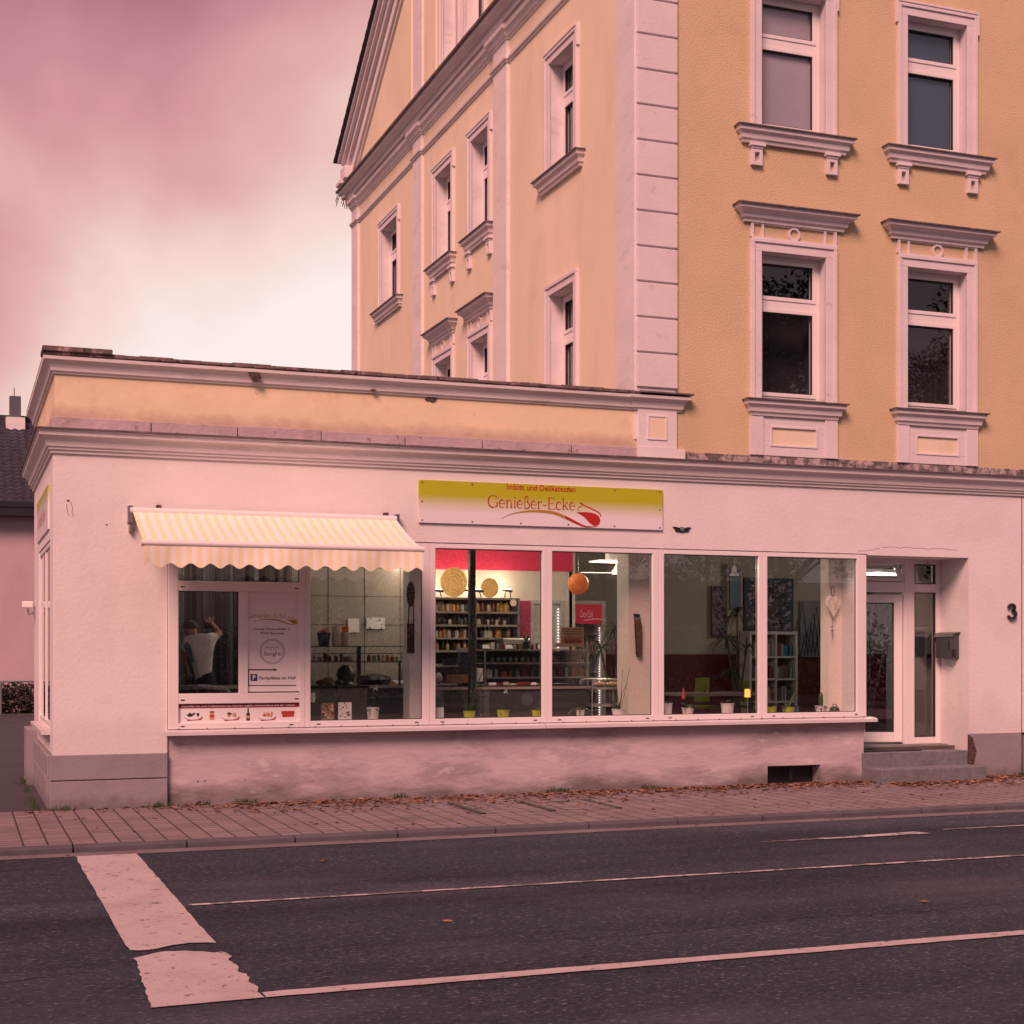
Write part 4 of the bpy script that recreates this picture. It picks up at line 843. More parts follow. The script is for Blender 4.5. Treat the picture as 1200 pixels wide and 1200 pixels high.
MB().box((2.125, -.006, 1.262), (2.72, -.004, 1.275)).build('edge_strip', M_ink, ps)
# food strip below
fs2 = thing('food_banner', (2.0, 0, 1.04), 'wide low banner with dark red top stripe and food pictures below the serving hatch', 'banner')
MB().box((1.345, -.003, .93), (2.72, .012, 1.145)).build('panel', M_paper, fs2); MB().box((1.345, -.006, 1.095), (2.72, -.0035, 1.143)).build('stripe', pm('wine_red', (.24, .008, .02), .6), fs2)
mb = MB(); put_text(mb, 'Genießen Sie auch Delikatessen aus Spanien, Italien, Griechenland und der Türkei!', lambda x_, z_: (x_, -.008, z_), 1.38, 2.67, 1.109, .019, bold=.015); mb.build('stripe_lettering', M_paper, fs2)
def disc(mb, cx, cz, rx, rz, y, n=20): mb.add([(cx+rx*math.cos(2*math.pi*i/n), y, cz+rz*math.sin(2*math.pi*i/n)) for i in range(n)], [tuple(range(n))])
rr = random.Random(5)
cols = [pm('plate_rim', (.5, .42, .42), .5), pm('plate_white', (.85, .82, .82), .5), pm('olive_black', (.03, .025, .03), .6), pm('tomato', (.45, .05, .02), .6), pm('pasta', (.6, .35, .15), .6), pm('napkin_red', (.4, .04, .05), .7)]
for q, (px, pal) in enumerate(((160, (2, 2, 0)), (450, (2, 3, 4)), (735, (3, 4, 4)))):
    p = zp(px+15, 1062, -.004); mb = MB(); mb.mi = 5; mb.add([(p[0]-.07, -.0045, p[2]-.055), (p[0]+.09, -.0045, p[2]-.045), (p[0]+.115, -.0045, p[2]-.01), (p[0]-.05, -.0045, p[2]-.02)], [(0, 1, 2, 3)])
    mb.mi = 0; disc(mb, p[0], p[2]-.006, .098, .040, -.0055); mb.mi = 1; disc(mb, p[0], p[2], .094, .037, -.0065)
    for k in range(16): mb.mi = rr.choice(pal); disc(mb, p[0]+rr.uniform(-.06, .06), p[2]+rr.uniform(0, .034), rr.uniform(.008, .018), rr.uniform(.007, .014), -.0075-k*.0003, 8)
    mb.build('plate_picture', cols, fs2)
p = zp(322, 1058, -.004); mb = MB(); mb.mi = 2; mb.box((p[0]-.024, -.006, p[2]+.035), (p[0]+.024, -.005, p[2]+.05)); mb.mi = 4; mb.box((p[0]-.025, -.006, p[2]-.045), (p[0]+.025, -.005, p[2]+.035)); mb.mi = 3; mb.box((p[0]-.025, -.007, p[2]-.02), (p[0]+.025, -.0062, p[2]+.01)); mb.build('jar_picture', cols, fs2)
p = zp(605, 1058, -.004); mb = MB(); mb.mi = 2; mb.box((p[0]-.02, -.006, p[2]-.055), (p[0]+.02, -.005, p[2]+.03)); mb.box((p[0]-.008, -.006, p[2]+.03), (p[0]+.008, -.005, p[2]+.085)); mb.mi = 4; mb.box((p[0]-.018, -.007, p[2]-.03), (p[0]+.018, -.0062, p[2]+.0)); mb.build('bottle_picture', cols, fs2)
p = zp(915, 1045, -.004); mb = MB(); mb.mi = 3; mb.add([(p[0]-.08, -.006, p[2]+.03), (p[0]+.08, -.006, p[2]+.03), (p[0]+.068, -.006, p[2]-.03), (p[0]-.06, -.006, p[2]-.035)], [(0, 1, 2, 3)]); mb.mi = 5; mb.add([(p[0]-.07, -.007, p[2]+.035), (p[0]+.07, -.007, p[2]+.035), (p[0]+.06, -.007, p[2]+.01), (p[0]-.06, -.007, p[2]+.01)], [(0, 1, 2, 3)]); mb.build('tray_picture', cols, fs2)

# curtains behind the hatch
ct = thing('striped_curtain', (1.8, 1.7, .42), 'dark grey vertically striped curtain behind the person in the serving window', 'curtain')
mb = MB(); n = 150
for i in range(n):
    x0 = .9+i*.0135; x1 = x0+.0135; f = lambda x: 1.7+.05*math.sin(x*34)+.02*math.sin(x*83)
    mb.mi = 1 if (i % 23) in (5, 6, 7, 8) else 0; mb.quad((x0, f(x0), .42), (x1, f(x1), .42), (x1, f(x1), 3.0), (x0, f(x0), 3.0))
mb.build('fabric', [pm('curtain_dark', (.06, .065, .07), .9), pm('curtain_light', (.22, .23, .24), .9)], ct)
ub = thing('worktop', (1.8, 1.35, .42), 'dark work surface behind the person in the serving window', 'worktop')
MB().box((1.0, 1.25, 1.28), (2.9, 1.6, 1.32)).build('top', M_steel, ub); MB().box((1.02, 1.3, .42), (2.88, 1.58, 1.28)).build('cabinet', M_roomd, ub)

# ============================================================ person seen from behind
def skin_mesh(name, verts, edges, radii, mat, parent, sub=2):
    me = bpy.data.meshes.new(name); off = Vector(WLOC[parent.name]) if parent else Vector((0, 0, 0)); bm = bmesh.new(); lay = bm.verts.layers.skin.verify()
    for v, r_ in zip(verts, radii):
        x = bm.verts.new(Vector(v)-off); x[lay].radius = r_ if isinstance(r_, tuple) else (r_, r_); x[lay].use_root = len(bm.verts) == 1
    bm.verts.ensure_lookup_table()
    for e_ in edges: bm.edges.new((bm.verts[e_[0]], bm.verts[e_[1]]))
    bm.to_mesh(me); bm.free(); me.materials.append(mat)
    o = bpy.data.objects.new(name, me); COL.objects.link(o)
    s_ = o.modifiers.new('skin', 'SKIN'); s_.use_smooth_shade = True; b = o.modifiers.new('sub', 'SUBSURF'); b.levels = sub; b.render_levels = sub
    if parent: o.parent = parent; WLOC[o.name] = tuple(off)
    return o
PY = .82
def pq(u, v, y=PY): p = onY(u, v, y); return Vector(p)
hd_ = pq(222.5, 733); hip = pq(243, 800); neck = pq(227, 744); chest = pq(231, 760); waist = pq(238, 783); shL = pq(218.5, 752, PY+.02); shR = pq(246, 748, PY+.0)
elR = pq(258.5, 743.5, PY+.10); haR = pq(247, 729, PY+.22); elL = pq(214.5, 772, PY+.10); haL = pq(220, 790, PY+.25)
per = thing('person', (hip.x, PY, .42), 'person seen from behind in white T-shirt and dark trousers, reaching up inside the serving window', 'person')
M_skin = pm('skin', (.36, .19, .13), .55, .08); M_shirt = pm('white_shirt', (.66, .62, .62), .85, .06, 6, .006, 9); M_hair = pm('dark_hair', (.008, .006, .006), .6, .3, 60); M_trous = pm('dark_trousers', (.012, .012, .015), .85)
kneeL = Vector((hip.x-.10, PY+.02, .98)); kneeR = Vector((hip.x+.10, PY+.10, .96)); ftL = Vector((hip.x-.12, PY, .50)); ftR = Vector((hip.x+.12, PY+.06, .50)); pelvis = hip+Vector((0, 0, -.10))
V = [pelvis, waist, chest, neck, hd_+Vector((.004, .01, -.03)), hd_+Vector((0, .012, .06)), shL, elL, haL, shR, elR, haR, pelvis+Vector((-.09, 0, -.08)), kneeL, ftL, ftL+Vector((-.02, .16, -.04)), pelvis+Vector((.09, 0, -.08)), kneeR, ftR, ftR+Vector((.02, .16, -.04))]
Ed = [(0, 1), (1, 2), (2, 3), (3, 4), (4, 5), (2, 6), (6, 7), (7, 8), (2, 9), (9, 10), (10, 11), (0, 12), (12, 13), (13, 14), (14, 15), (0, 16), (16, 17), (17, 18), (18, 19)]
Rr = [(.105, .08), (.09, .07), (.10, .075), .052, .072, .062, .055, .04, .028, .055, .04, .028, .085, .058, .04, .035, .085, .058, .04, .035]
skin_mesh('body', V, Ed, Rr, M_skin, per)
for (wp, s_) in ((haR, 1), (haL, -1)):        # five bent fingers per hand, closing on what is held
    d0 = (wp-(elR if s_ == 1 else elL)).normalized(); side = d0.cross(Vector((0, 1, 0))).normalized()
    for k in range(5):
        off_ = side*(k-2)*.017; ln = (.05, .075, .082, .076, .06)[k]; dd = (d0+side*((k-2)*.10+(-.5 if k == 0 else 0))).normalized(); p0 = wp+off_*.5; p1 = p0+dd*ln*.7+off_*.5; p2 = p1+(dd+Vector((0, 1.0, 0))).normalized()*ln*.5
        skin_mesh('finger', [p0, p1, p2, p2+Vector((0, .02, -.015))], [(0, 1), (1, 2), (2, 3)], [.011, .009, .008, .007], M_skin, per, 1)
skin_mesh('shirt', [waist+Vector((.005, 0, -.20)), waist, chest, chest.lerp(neck, .62), shL, shL.lerp(elL, .62), shR, shR.lerp(elR, .66)], [(0, 1), (1, 2), (2, 3), (2, 4), (4, 5), (2, 6), (6, 7)], [(.155, .125), (.128, .105), (.15, .112), (.085, .08), (.08, .075), (.068, .068), (.08, .075), (.066, .066)], M_shirt, per)
skin_mesh('trousers', [pelvis, waist+Vector((.0, 0, .0)), pelvis+Vector((-.09, 0, -.09)), kneeL, ftL+Vector((0, 0, .04)), pelvis+Vector((.09, 0, -.09)), kneeR, ftR+Vector((0, 0, .04))], [(0, 1), (0, 2), (2, 3), (3, 4), (0, 5), (5, 6), (6, 7)], [(.155, .125), (.14, .11), .105, .075, .06, .105, .075, .06], M_trous, per)
skin_mesh('hair', [hd_+Vector((0, -.012, -.055)), hd_+Vector((0, -.012, .0)), hd_+Vector((.0, .0, .065))], [(0, 1), (1, 2)], [.07, .092, .075], M_hair, per)
for s_ in (-1, 1): skin_mesh('ear', [hd_+Vector((s_*.082, .02, -.02)), hd_+Vector((s_*.088, .012, .012))], [(0, 1)], [.012, .014], M_skin, per, 1)
mb = MB(); sc = [(215.5, 757), (219, 752), (223, 757), (225.5, 766), (228, 776), (224, 776), (220, 768)]
mb.prism([tuple(pq(a, b, PY-.135)) for a, b in sc], (0, -.02, 0)); mb.build('shoulder_cloth', pm('blue_cloth', (.05, .09, .13), .9), per, bev=.004)
mb = MB(); mb.box(tuple(pq(243, 731, PY+.26)-Vector((.05, 0, .06))), tuple(pq(243, 731, PY+.30)+Vector((.05, 0, .05)))); tag(mb.build('handheld_camera', M_blk, bev=.01), 'small black device held up by the person in the serving window', 'camera')
ch = thing('woven_seat', (1.75, .6, .42), 'grey woven chair back at the lower edge of the serving window', 'chair')
mb = MB(); P = [(1.3, .45, 1.20), (1.42, .42, 1.315), (1.7, .41, 1.325), (1.95, .42, 1.30), (2.05, .45, 1.18)]; mb.tube(P, .03, 8); mb.build('backrest', pm('grey_wicker', (.16, .15, .17), .9, .4, 60, .01, 90), ch, smooth=True)
for xx in (1.34, 2.02): MB().tube([(xx, .45, .42), (xx, .45, 1.25)], .02, 8).build('leg', M_blk, ch)
MB().box((1.33, .45, .84), (2.03, .62, .88)).build('seat', M_dark, ch)

# ============================================================ counter area
def cup(u, v0, v1, y, wpx, name, label, cat, m, group=None, taper=.82, parent=None, rim=True):
    """a pot or bucket given by the pixel box it fills at depth y"""
    p0 = onY(u, v1, y); p1 = onY(u, v0, y); sc = (Vector(onY(u+1, v1, y))-Vector(p0)).x; r_ = wpx*sc/2; h = p1[2]-p0[2]
    t = thing(name, p0, label, cat, group) if parent is None else parent
    mb = MB(); mb.lathe(p0, [(r_*taper, 0), (r_*taper*1.03, h*.1), (r_, h*.92), (r_*1.06, h*.93), (r_*1.06, h), (r_*.92, h), (r_*.9, h*.85)], 20); mb.build('pot' if 'plant' in name or 'orchid' in name else 'body', m, t, smooth=True)
    return t, p0, p1, r_
def blade(mb, p, dirv, ln, wd, droop, seg=6, rnd=random):
    p = Vector(p); d = Vector(dirv).normalized(); side = d.cross(Vector((0, 0, 1))); side = side.normalized() if side.length > .05 else Vector((1, 0, 0)); vs = []
    for i in range(seg+1):
        t = i/seg; ww = wd*math.sin(math.pi*min(.97, .12+.85*t))**.7*(1-t*.5)
        vs += [p+side*ww, p-side*ww]; d = (d+Vector((0, 0, -droop/seg))).normalized(); p = p+d*ln/seg
    mb.add(vs, [(2*i, 2*i+1, 2*i+3, 2*i+2) for i in range(seg)])
def leaves(parent, c, n, ln, wd, droop, m, up=(.5, 1.4), rnd=None, name='leaves', flat_y=1.0):
    rnd = rnd or random; mb = MB()
    for k in range(n):
        a = 2*math.pi*k/n+rnd.uniform(-.3, .3); blade(mb, (c[0], c[1], c[2]), (math.cos(a), math.sin(a)*flat_y, rnd.uniform(*up)), ln*rnd.uniform(.7, 1.15), wd, droop*rnd.uniform(.6, 1.3))
    return mb.build(name, m, parent)
rnd = random.Random(31)
M_wpot = pm('white_pot', (.68, .62, .60), .4); M_gpot = pm('lime_pot', (.38, .44, .03), .4)
# sill plants: (u, v0, v1, wpx, colour, leaf kind)
SY = .2
pots = [(437, 829, 843.5, 14, M_wpot, 'orchid', 'white orchid in a tall white pot on the sill under the takeaway containers'),
        (550, 833, 841, 14, M_gpot, 'stems', 'lime pot with long bare green stems on the sill in front of the dark post'),
        (589.5, 832, 840.5, 14, M_gpot, 'orchid', 'lime pot with a drooping white flower on the sill below the display cabinet'),
        (629, 832, 840.5, 11, M_gpot, 'small', 'lime pot with small leaves half hidden by the window mullion left of the trolley'),
        (680, 832, 839, 10, M_wpot, 'arch', 'plant with long arching leaves in a white pot left of the steel trolley'),
        (725, 831, 838, 15, M_wpot, 'stems', 'white pot with thin stems in front of the trolley beside the beige pillar'),
        (783, 824, 836.5, 9, M_wpot, 'small', 'small white pot at the left end of the table window sill'),
        (806, 829, 836.5, 13, M_wpot, 'broad', 'white pot with dark broad leaves, second from the left under the long table'),
        (852.5, 824, 835.5, 14, M_wpot, 'broad', 'larger white pot with spreading leaves left of the glowing table lamp'),
        (903, 828, 834.5, 12, M_gpot, 'small', 'lime pot in front of the bookshelf, at the left of its window'),
        (924, 828, 834.5, 13, M_gpot, 'broad', 'lime pot with one large upright leaf in front of the bookshelf'),
        (962, 827, 834, 12, M_wpot, 'cactus', 'white pot with a slim upright cactus right of the bookshelf')]
for (u, v0, v1, wp_, m_, kd, lab) in pots:
    t, p0, p1, r_ = cup(u, v0, v1, SY, wp_, 'potted_plant', lab, 'plant', m_, 'potted plants on the window sill')
    # stand the pot on the inner sill
    if kd == 'orchid':
        leaves(t, (p1[0], SY, p1[2]-.01), 6, .15, .022, .8, M_leaf, (.1, .6), rnd); s_ = smooth_pts([(p1[0], SY, p1[2]), (p1[0]+.02, SY, p1[2]+.14), (p1[0]+.04, SY+.01, p1[2]+.26), (p1[0]+.09, SY, p1[2]+.22)] if u > 500 else [(p1[0], SY, p1[2]), (p1[0]-.02, SY, p1[2]+.14), (p1[0]-.02, SY+.01, p1[2]+.24), (p1[0]+.03, SY, p1[2]+.25)], 4) if False else [(p1[0], SY, p1[2]), (p1[0]+.01, SY, p1[2]+.13), (p1[0]+.0, SY+.01, p1[2]+.22), (p1[0]+.04, SY, p1[2]+.235)]
        MB().tube(s_, .004, 5).build('stem', M_leaf, t); mb = MB()
        for k in range(5): a = k*1.256; blade(mb, Vector(s_[-1]), (math.cos(a), -.3, math.sin(a)), .045, .018, .1)
        mb.build('flower', M_white, t)
    elif kd == 'stems':
        mb = MB()
        for k in range(9): a = rnd.uniform(-1, 1); mb.tube([(p1[0]+a*.03, SY, p1[2]), (p1[0]+a*.10, SY+rnd.uniform(-.03, .05), p1[2]+.2), (p1[0]+a*.24, SY+rnd.uniform(-.03, .08), p1[2]+rnd.uniform(.3, .55))], .0035, 4)
        mb.build('stems', M_leaf, t); leaves(t, (p1[0], SY, p1[2]), 7, .12, .01, .5, M_leafd, (.5, 2), rnd)
    elif kd == 'arch': leaves(t, (p1[0], SY, p1[2]-.02), 14, .30, .014, 2.6, M_leaf, (.7, 1.8), rnd)
    elif kd == 'broad':
        leaves(t, (p1[0], SY, p1[2]-.01), 8, .19, .035, .9, M_leafd, (.3, 1.0), rnd)
        if u == 924: mb = MB(); blade(mb, (p1[0], SY, p1[2]), (.35, -.05, .8), .28, .055, .3); mb.build('large_leaf', M_leaf, t)
    elif kd == 'cactus': MB().lathe((p1[0], SY, p1[2]-.02), [(.02, 0), (.03, .05), (.028, .16), (.01, .2)], 10).build('cactus_stem', M_leaf, t, smooth=True); leaves(t, (p1[0], SY, p1[2]-.01), 8, .16, .02, .9, M_leafd, (.1, .4), rnd)
    else: leaves(t, (p1[0], SY, p1[2]-.01), 9, .10, .016, .8, M_leafd, (.4, 1.4), rnd)
# brochures leaning on the sill
def pic(name, u0, u1, v0, v1, y, m, label, cat, group=None, th=.012, art=None):
    a = onY(u0, v1, y); b = onY(u1, v0, y); t = thing(name, ((a[0]+b[0])/2, y, a[2]), label, cat, group)
    MB().box((a[0], y, a[2]), (b[0], y+th, b[2])).build('panel', m, t)
    if art: art(t, a[0], b[0], a[2], b[2], y-.003)
    return t
def blots(cols_, n, s0, s1, seed, asp=1.0):
    def f(t, x0, x1, z0, z1, y):
        q = random.Random(seed); mb = MB(); W, H = x1-x0, z1-z0
        for i in range(n):
            mb.mi = q.randrange(len(cols_)); cx, cz = q.uniform(x0+.08*W, x1-.08*W), q.uniform(z0+.06*H, z1-.06*H); s_ = q.uniform(s0, s1); k = 7; a0 = q.uniform(0, 6)
            pts = []
            for j in range(k):
                r_ = s_*q.uniform(.4, 1.2); px_ = min(x1, max(x0, cx+r_*math.cos(a0+j*6.283/k)*asp)); pz_ = min(z1, max(z0, cz+r_*math.sin(a0+j*6.283/k))); pts.append((px_, y-i*.00004, pz_))
            mb.add(pts, [tuple(range(k))])
        mb.build('artwork', cols_, t)
    return f
def c_(n, r, g, b): return pm(n, (r, g, b), .7)
pic('brochure', 376.5, 391.5, 824, 843.5, .10, c_('bro1', .25, .22, .12), 'dark colourful brochure leaning in the window, left of the pale one', 'brochure', None, .004, blots([c_('b1', .4, .1, .06), c_('b2', .5, .42, .3), c_('b3', .05, .07, .03), c_('b4', .2, .02, .04)], 50, .008, .025, 3))
pic('brochure', 396.5, 412, 823, 843.5, .10, M_paper, 'pale brochure with small dark pictures leaning in the window beside the orchid', 'brochure', None, .004, blots([c_('b5', .1, .08, .1), c_('b6', .35, .3, .32)], 18, .006, .018, 4))
pic('menu_card', 511, 520, 829, 841, .12, M_paper, 'small white folded menu card at the lower left corner of the lit window', 'card', None, .004)
cup(366, 812, 823, .5, 7, 'paper_cup', 'small white cup at the left edge of the display case window', 'cup', M_white)

# glass display case (left)
dc = thing('display_case', (4.1, 1.4, .42), 'glass deli display case on a grey base behind the takeaway containers', 'display case')
a = onY(356, 805, 1.3); b = onY(423, 757, 1.3); z0d, z1d = a[2], b[2]; xl, xr = a[0], b[0]
MB().box((xl, 1.3, .42), (xr+.08, 1.9, z0d-.02)).build('base', pm('case_base', (.20, .20, .18), .5), dc)
MB().box((xl-.02, 1.27, z0d-.02), (xr+.1, 1.92, z0d+.01)).build('worktop', M_blk, dc)
mb = MB(); 
for zz in (z1d, z0d+(z1d-z0d)*.62): mb.box((xl, 1.3, zz-.012), (xr, 1.9, zz))
for xx in (xl, xr-.05): mb.box((xx, 1.3, z0d), (xx+.05 if xx > xl else xx+.02, 1.33, z1d))
mb.build('shelf_frame', M_blk, dc)
MB().quad((xl, 1.295, z0d), (xr, 1.295, z0d), (xr, 1.295, z1d), (xl, 1.295, z1d)).build('glass_panel', GLASS, dc)
def blob(c, r_, m, label, cat, name, group=None):
    t = tag(MB().lathe((0, 0, 0), [(.3*r_[0], -r_[1]), (.8*r_[0], -.6*r_[1]), (r_[0], 0), (.85*r_[0], .55*r_[1]), (.35*r_[0], .95*r_[1])], 16).build(name, m, smooth=True), label, cat, group); t.location = c; return t
M_pump = pm('pumpkin', (.5, .26, .10), .6, .2, 9)
pc = onY(384, 799, 1.55)
for u, rr_, mm, lb_, cc_, nn in ((376, .06, pm('red_salad', (.25, .05, .03), .6), 'reddish brown salad heap in the display case', 'salad', 'salad_heap'), (385, .085, M_pump, 'pale orange pumpkin in the display case', 'pumpkin', 'pumpkin'), (397, .06, M_leaf, 'green vegetable heap right of the pumpkin', 'vegetables', 'vegetable_heap'), (410, .035, M_white, 'small white onion at the right of the display case', 'onion', 'onion')):
    p = onY(u, 801, 1.6); blob((p[0], 1.6, z0d+.012+rr_*.6), (rr_, rr_*.6), mm, lb_, cc_, nn)
p = onY(405, 785, 1.8); blob((p[0], 1.78, z0d+.14), (.13, .13), pm('dark_bowl', (.03, .045, .045), .3), 'large dark green bowl at the back of the display case', 'bowl', 'bowl')
# stacked containers
for (u, v0, v1, wp_, lb_, n_) in ((394.5, 734, 758, 11, 'taller', 12), (405, 741, 758, 10, 'shorter', 9)):
    p0 = onY(u, v1, 1.5); p1 = onY(u, v0, 1.5); sc = .0112; n = n_; t = thing('container_stack', (p0[0], 1.5, z1d), lb_+' stack of round white takeaway containers on top of the display case', 'containers')
    h = (p1[2]-z1d)/n
    for k in range(n): MB().lathe((p0[0], 1.5, z1d+k*h), [(wp_*sc*.44, 0), (wp_*sc*.5, h*.75), (wp_*sc*.56, h*.8), (wp_*sc*.56, h*.97)], 18).build('container', pm('container_cream', (.62, .52, .46), .6), t)
p0 = onY(379.5, 757, 1.5); bk = thing('bucket', (p0[0], 1.5, z1d), 'dark blue bucket of red sauce packets left of the takeaway containers', 'bucket'); MB().lathe((p0[0], 1.5, z1d), [(.065, 0), (.085, .16), (.09, .17)], 16).build('body', pm('navy', (.02, .03, .06), .4), bk, smooth=True)
mb = MB(); leafcloud(mb, (p0[0], 1.5, z1d+.18), (.08, .06, .04), 60, .03, rnd); mb.build('packets', pm('packet_red', (.3, .02, .03), .5), bk)
p0 = onY(400, 736, 1.62); MBt = MB().box((p0[0], 1.6, z1d+.12), (p0[0]+.09, 1.65, z1d+.25)); tag(MBt.build('carton', pm('carton_red', (.4, .05, .015), .6), bev=.003), 'small orange red carton behind the containers', 'carton')
# second counter with sink (right part of that window)
c2 = thing('work_counter', (5, 2.2, .42), 'work counter with steel top and dark front between display case and grey pier', 'counter')
a = onY(424, 803, 2.1); b = onY(478, 803, 2.1)
MB().box((a[0], 2.1, a[2]-.04), (b[0]+.3, 2.8, a[2])).build('top', M_steel, c2); MB().box((a[0], 2.12, .42), (b[0]+.3, 2.78, a[2]-.04)).build('cabinet', pm('cabinet_grey', (.06, .06, .062), .4), c2)
mb = MB(); rz = onY(424, 757, 2.1)[2]; rz2 = onY(424, 775, 2.1)[2]
mb.box((a[0], 2.1, rz-.012), (b[0]+.1, 2.3, rz)); mb.box((a[0], 2.1, rz2-.015), (b[0], 2.3, rz2)); mb.box((onY(468, 775, 2.1)[0], 2.12, a[2]), (onY(468, 775, 2.1)[0]+.025, 2.15, rz2)); mb.build('glass_shelf', M_blk, c2)
p = onY(438, 797, 2.3); pn = thing('covered_pan', (p[0], 2.3, a[2]), 'dark covered pan on the work counter', 'pan'); MB().lathe((p[0], 2.3, a[2]+.001), [(.20, 0), (.24, .07), (.2, .12), (.05, .15)], 20).build('body', M_blk, pn, smooth=True)
p = onY(458, 801, 2.3); cb = MB().box((p[0]-.2, 2.2, a[2]+.001), (p[0]+.2, 2.45, a[2]+.02)); tag(cb.build('cutting_board', pm('orange_board', (.45, .22, .06), .5), bev=.004), 'orange brown cutting board on the work counter', 'board')
p = onY(473, 800, 2.3); sk = MB().box((p[0]-.15, 2.2, a[2]+.001), (p[0]+.16, 2.5, a[2]+.05)); tag(sk.build('tray', M_white, bev=.006), 'white tray at the right end of the work counter', 'tray')
# framed pictures (white patches) on the tiled wall, wall object
pic('wall_notice', 408, 421, 725, 741, 3.27, M_paper, 'white notice with torn edge on the tiled wall, left of the larger one', 'notice', None, .01); pic('wall_notice', 429.5, 451, 724, 737, 3.27, M_paper, 'wide white notice on the tiled wall above the work counter', 'notice', None, .01, blots([c_('b5', 0, 0, 0)], 6, .01, .02, 5))
# hanging oval mirror with straps
hm = thing('hanging_utensil', onY(481, 695, .40), 'long dark paddle with oval head hanging on the grey pier beside the tiled wall', 'paddle')
c = onY(481.5, 696, .40); mb = MB(); mb.prism([(c[0]+.052*math.cos(t), .40, c[2]+.155*math.sin(t)) for t in [2*math.pi*k/28 for k in range(28)]], (0, .015, 0)); mb.build('oval_head', M_blk, hm, bev=.003)
mb = MB(); mb.tube([(c[0]-.02, .41, c[2]-.14), (c[0]-.035, .41, c[2]-.5)], .008, 6); mb.tube([(c[0]+.035, .41, c[2]-.1), (c[0]+.04, .41, c[2]-.5)], .006, 6); mb.box((c[0]-.045, .40, c[2]-.72), (c[0]+.045, .415, c[2]-.36)); mb.build('straps', pm('dark_brown', (.03, .012, .012), .7), hm)

# shelf unit on the back wall
sh = thing('wall_shelf', (6.2, 3.9, 1.0), 'long dark wall shelf unit with jars and bottles below the straw discs', 'shelf')
by = 3.72; a = onY(500, 757, by); b = onY(609, 701, by); x0s, x1s, zt_s = a[0], b[0], b[2]
levels = [zt_s, Z(560, 716.5, by), Z(560, 732, by), Z(560, 747, by), Z(560, 762, by)]
MB().box((x0s, 4.0, .9), (x1s, 4.045, zt_s)).build('back_panel', pm('shelf_back', (.05, .055, .06), .8), sh)
for zz in levels: MB().box((x0s, by, zz-.03), (x1s, 4.0, zz)).build('shelf_board', pm('shelf_wood', (.22, .18, .15), .6), sh)
for xx in (x1s-.03, X(556, by), x0s): MB().box((xx, by, 1.0), (xx+.03, 4.0, zt_s)).build('upright', pm('shelf_side', (.16, .15, .17), .6), sh)
jc = [pm('jar_amber', (.35, .16, .04), .3), pm('jar_gold', (.5, .3, .08), .3), pm('jar_dark', (.03, .02, .02), .3), pm('jar_cream', (.5, .42, .35), .4), pm('jar_teal', (.03, .09, .09), .3), pm('jar_red', (.22, .03, .03), .3)]
q = random.Random(77)
proto = {}
for li, (zz, pal, hh, n) in enumerate(((levels[1], (0, 3, 1, 0, 4, 5, 1, 1), (.10, .16), 22), (levels[2], (3, 3, 2, 2, 2), (.07, .13), 24), (levels[3], (2, 0, 3), (.10, .17), 20), (levels[4], (0, 1, 2), (.10, .18), 16))):
    for k in range(n):
        x = x0s+.1+(x1s-x0s-.2)*(k+q.uniform(.2, .8))/n; h = q.uniform(*hh); r_ = q.uniform(.025, .042); ci = q.choice(pal)
        nm = ['top', 'second', 'third', 'lowest'][li]
        tall_ = h > .14
        prof = [(r_, 0), (r_, h*.6), (r_*.35, h*.75), (r_*.35, h)] if tall_ else [(r_*.9, 0), (r_, h*.1), (r_, h*.8), (r_*.75, h*.9), (r_*.8, h)]
        key = (li, tall_, ci)
        if key in proto and k % 2:
            o = proto[key].copy(); COL.objects.link(o); o.location = (x, by+.14+q.uniform(-.05, .05), zz+.001)
        else:
            o = MB().lathe((0, 0, 0), prof, 12).build('bottle' if tall_ else 'jar', jc[ci], smooth=True); o.location = (x, by+.14, zz+.001)
            if key not in proto: proto[key] = o
        tag(o, f'one of the {["amber", "golden", "dark", "cream", "teal", "red"][ci]} {"bottles" if tall_ else "jars"} on the {nm} board of the wall shelf', 'bottle' if tall_ else 'jar', f'{["amber", "golden", "dark", "cream", "teal", "red"][ci]} {"bottles" if tall_ else "jars"} on the {nm} shelf board')
# straw discs
for (u, v, wp_, hp, y, lb_) in ((530.5, 682.5, 33, 36.5, 3.75, 'larger round straw tray leaning on the wall shelf, left of the post'), (572.5, 689, 22, 24.5, 3.8, 'smaller round straw tray leaning on the wall shelf, right of the post')):
    c = onY(u, v, y); k = 20.3/FPX/.98; t = thing('straw_tray', c, lb_, 'tray', 'straw trays on the wall shelf'); rx, rz = wp_*k/2*1.06, hp*k/2
    mb = MB(); rings = 9; seg = 36; vs = [(c[0], y-.02, c[2])]
    for i in range(1, rings+1):
        for j in range(seg): a = 2*math.pi*j/seg; vs.append((c[0]+rx*i/rings*math.cos(a), y-.02+.05*(i/rings)**2*(-1)+.012*(i % 2), c[2]+rz*i/rings*math.sin(a)))
    fs_ = [(0, 1+j, 1+(j+1) % seg) for j in range(seg)]+[(1+(i-1)*seg+j, 1+i*seg+j, 1+i*seg+(j+1) % seg, 1+(i-1)*seg+(j+1) % seg) for i in range(1, rings) for j in range(seg)]
    mb.add(vs, fs_); mb.build('disc', M_cane, t)
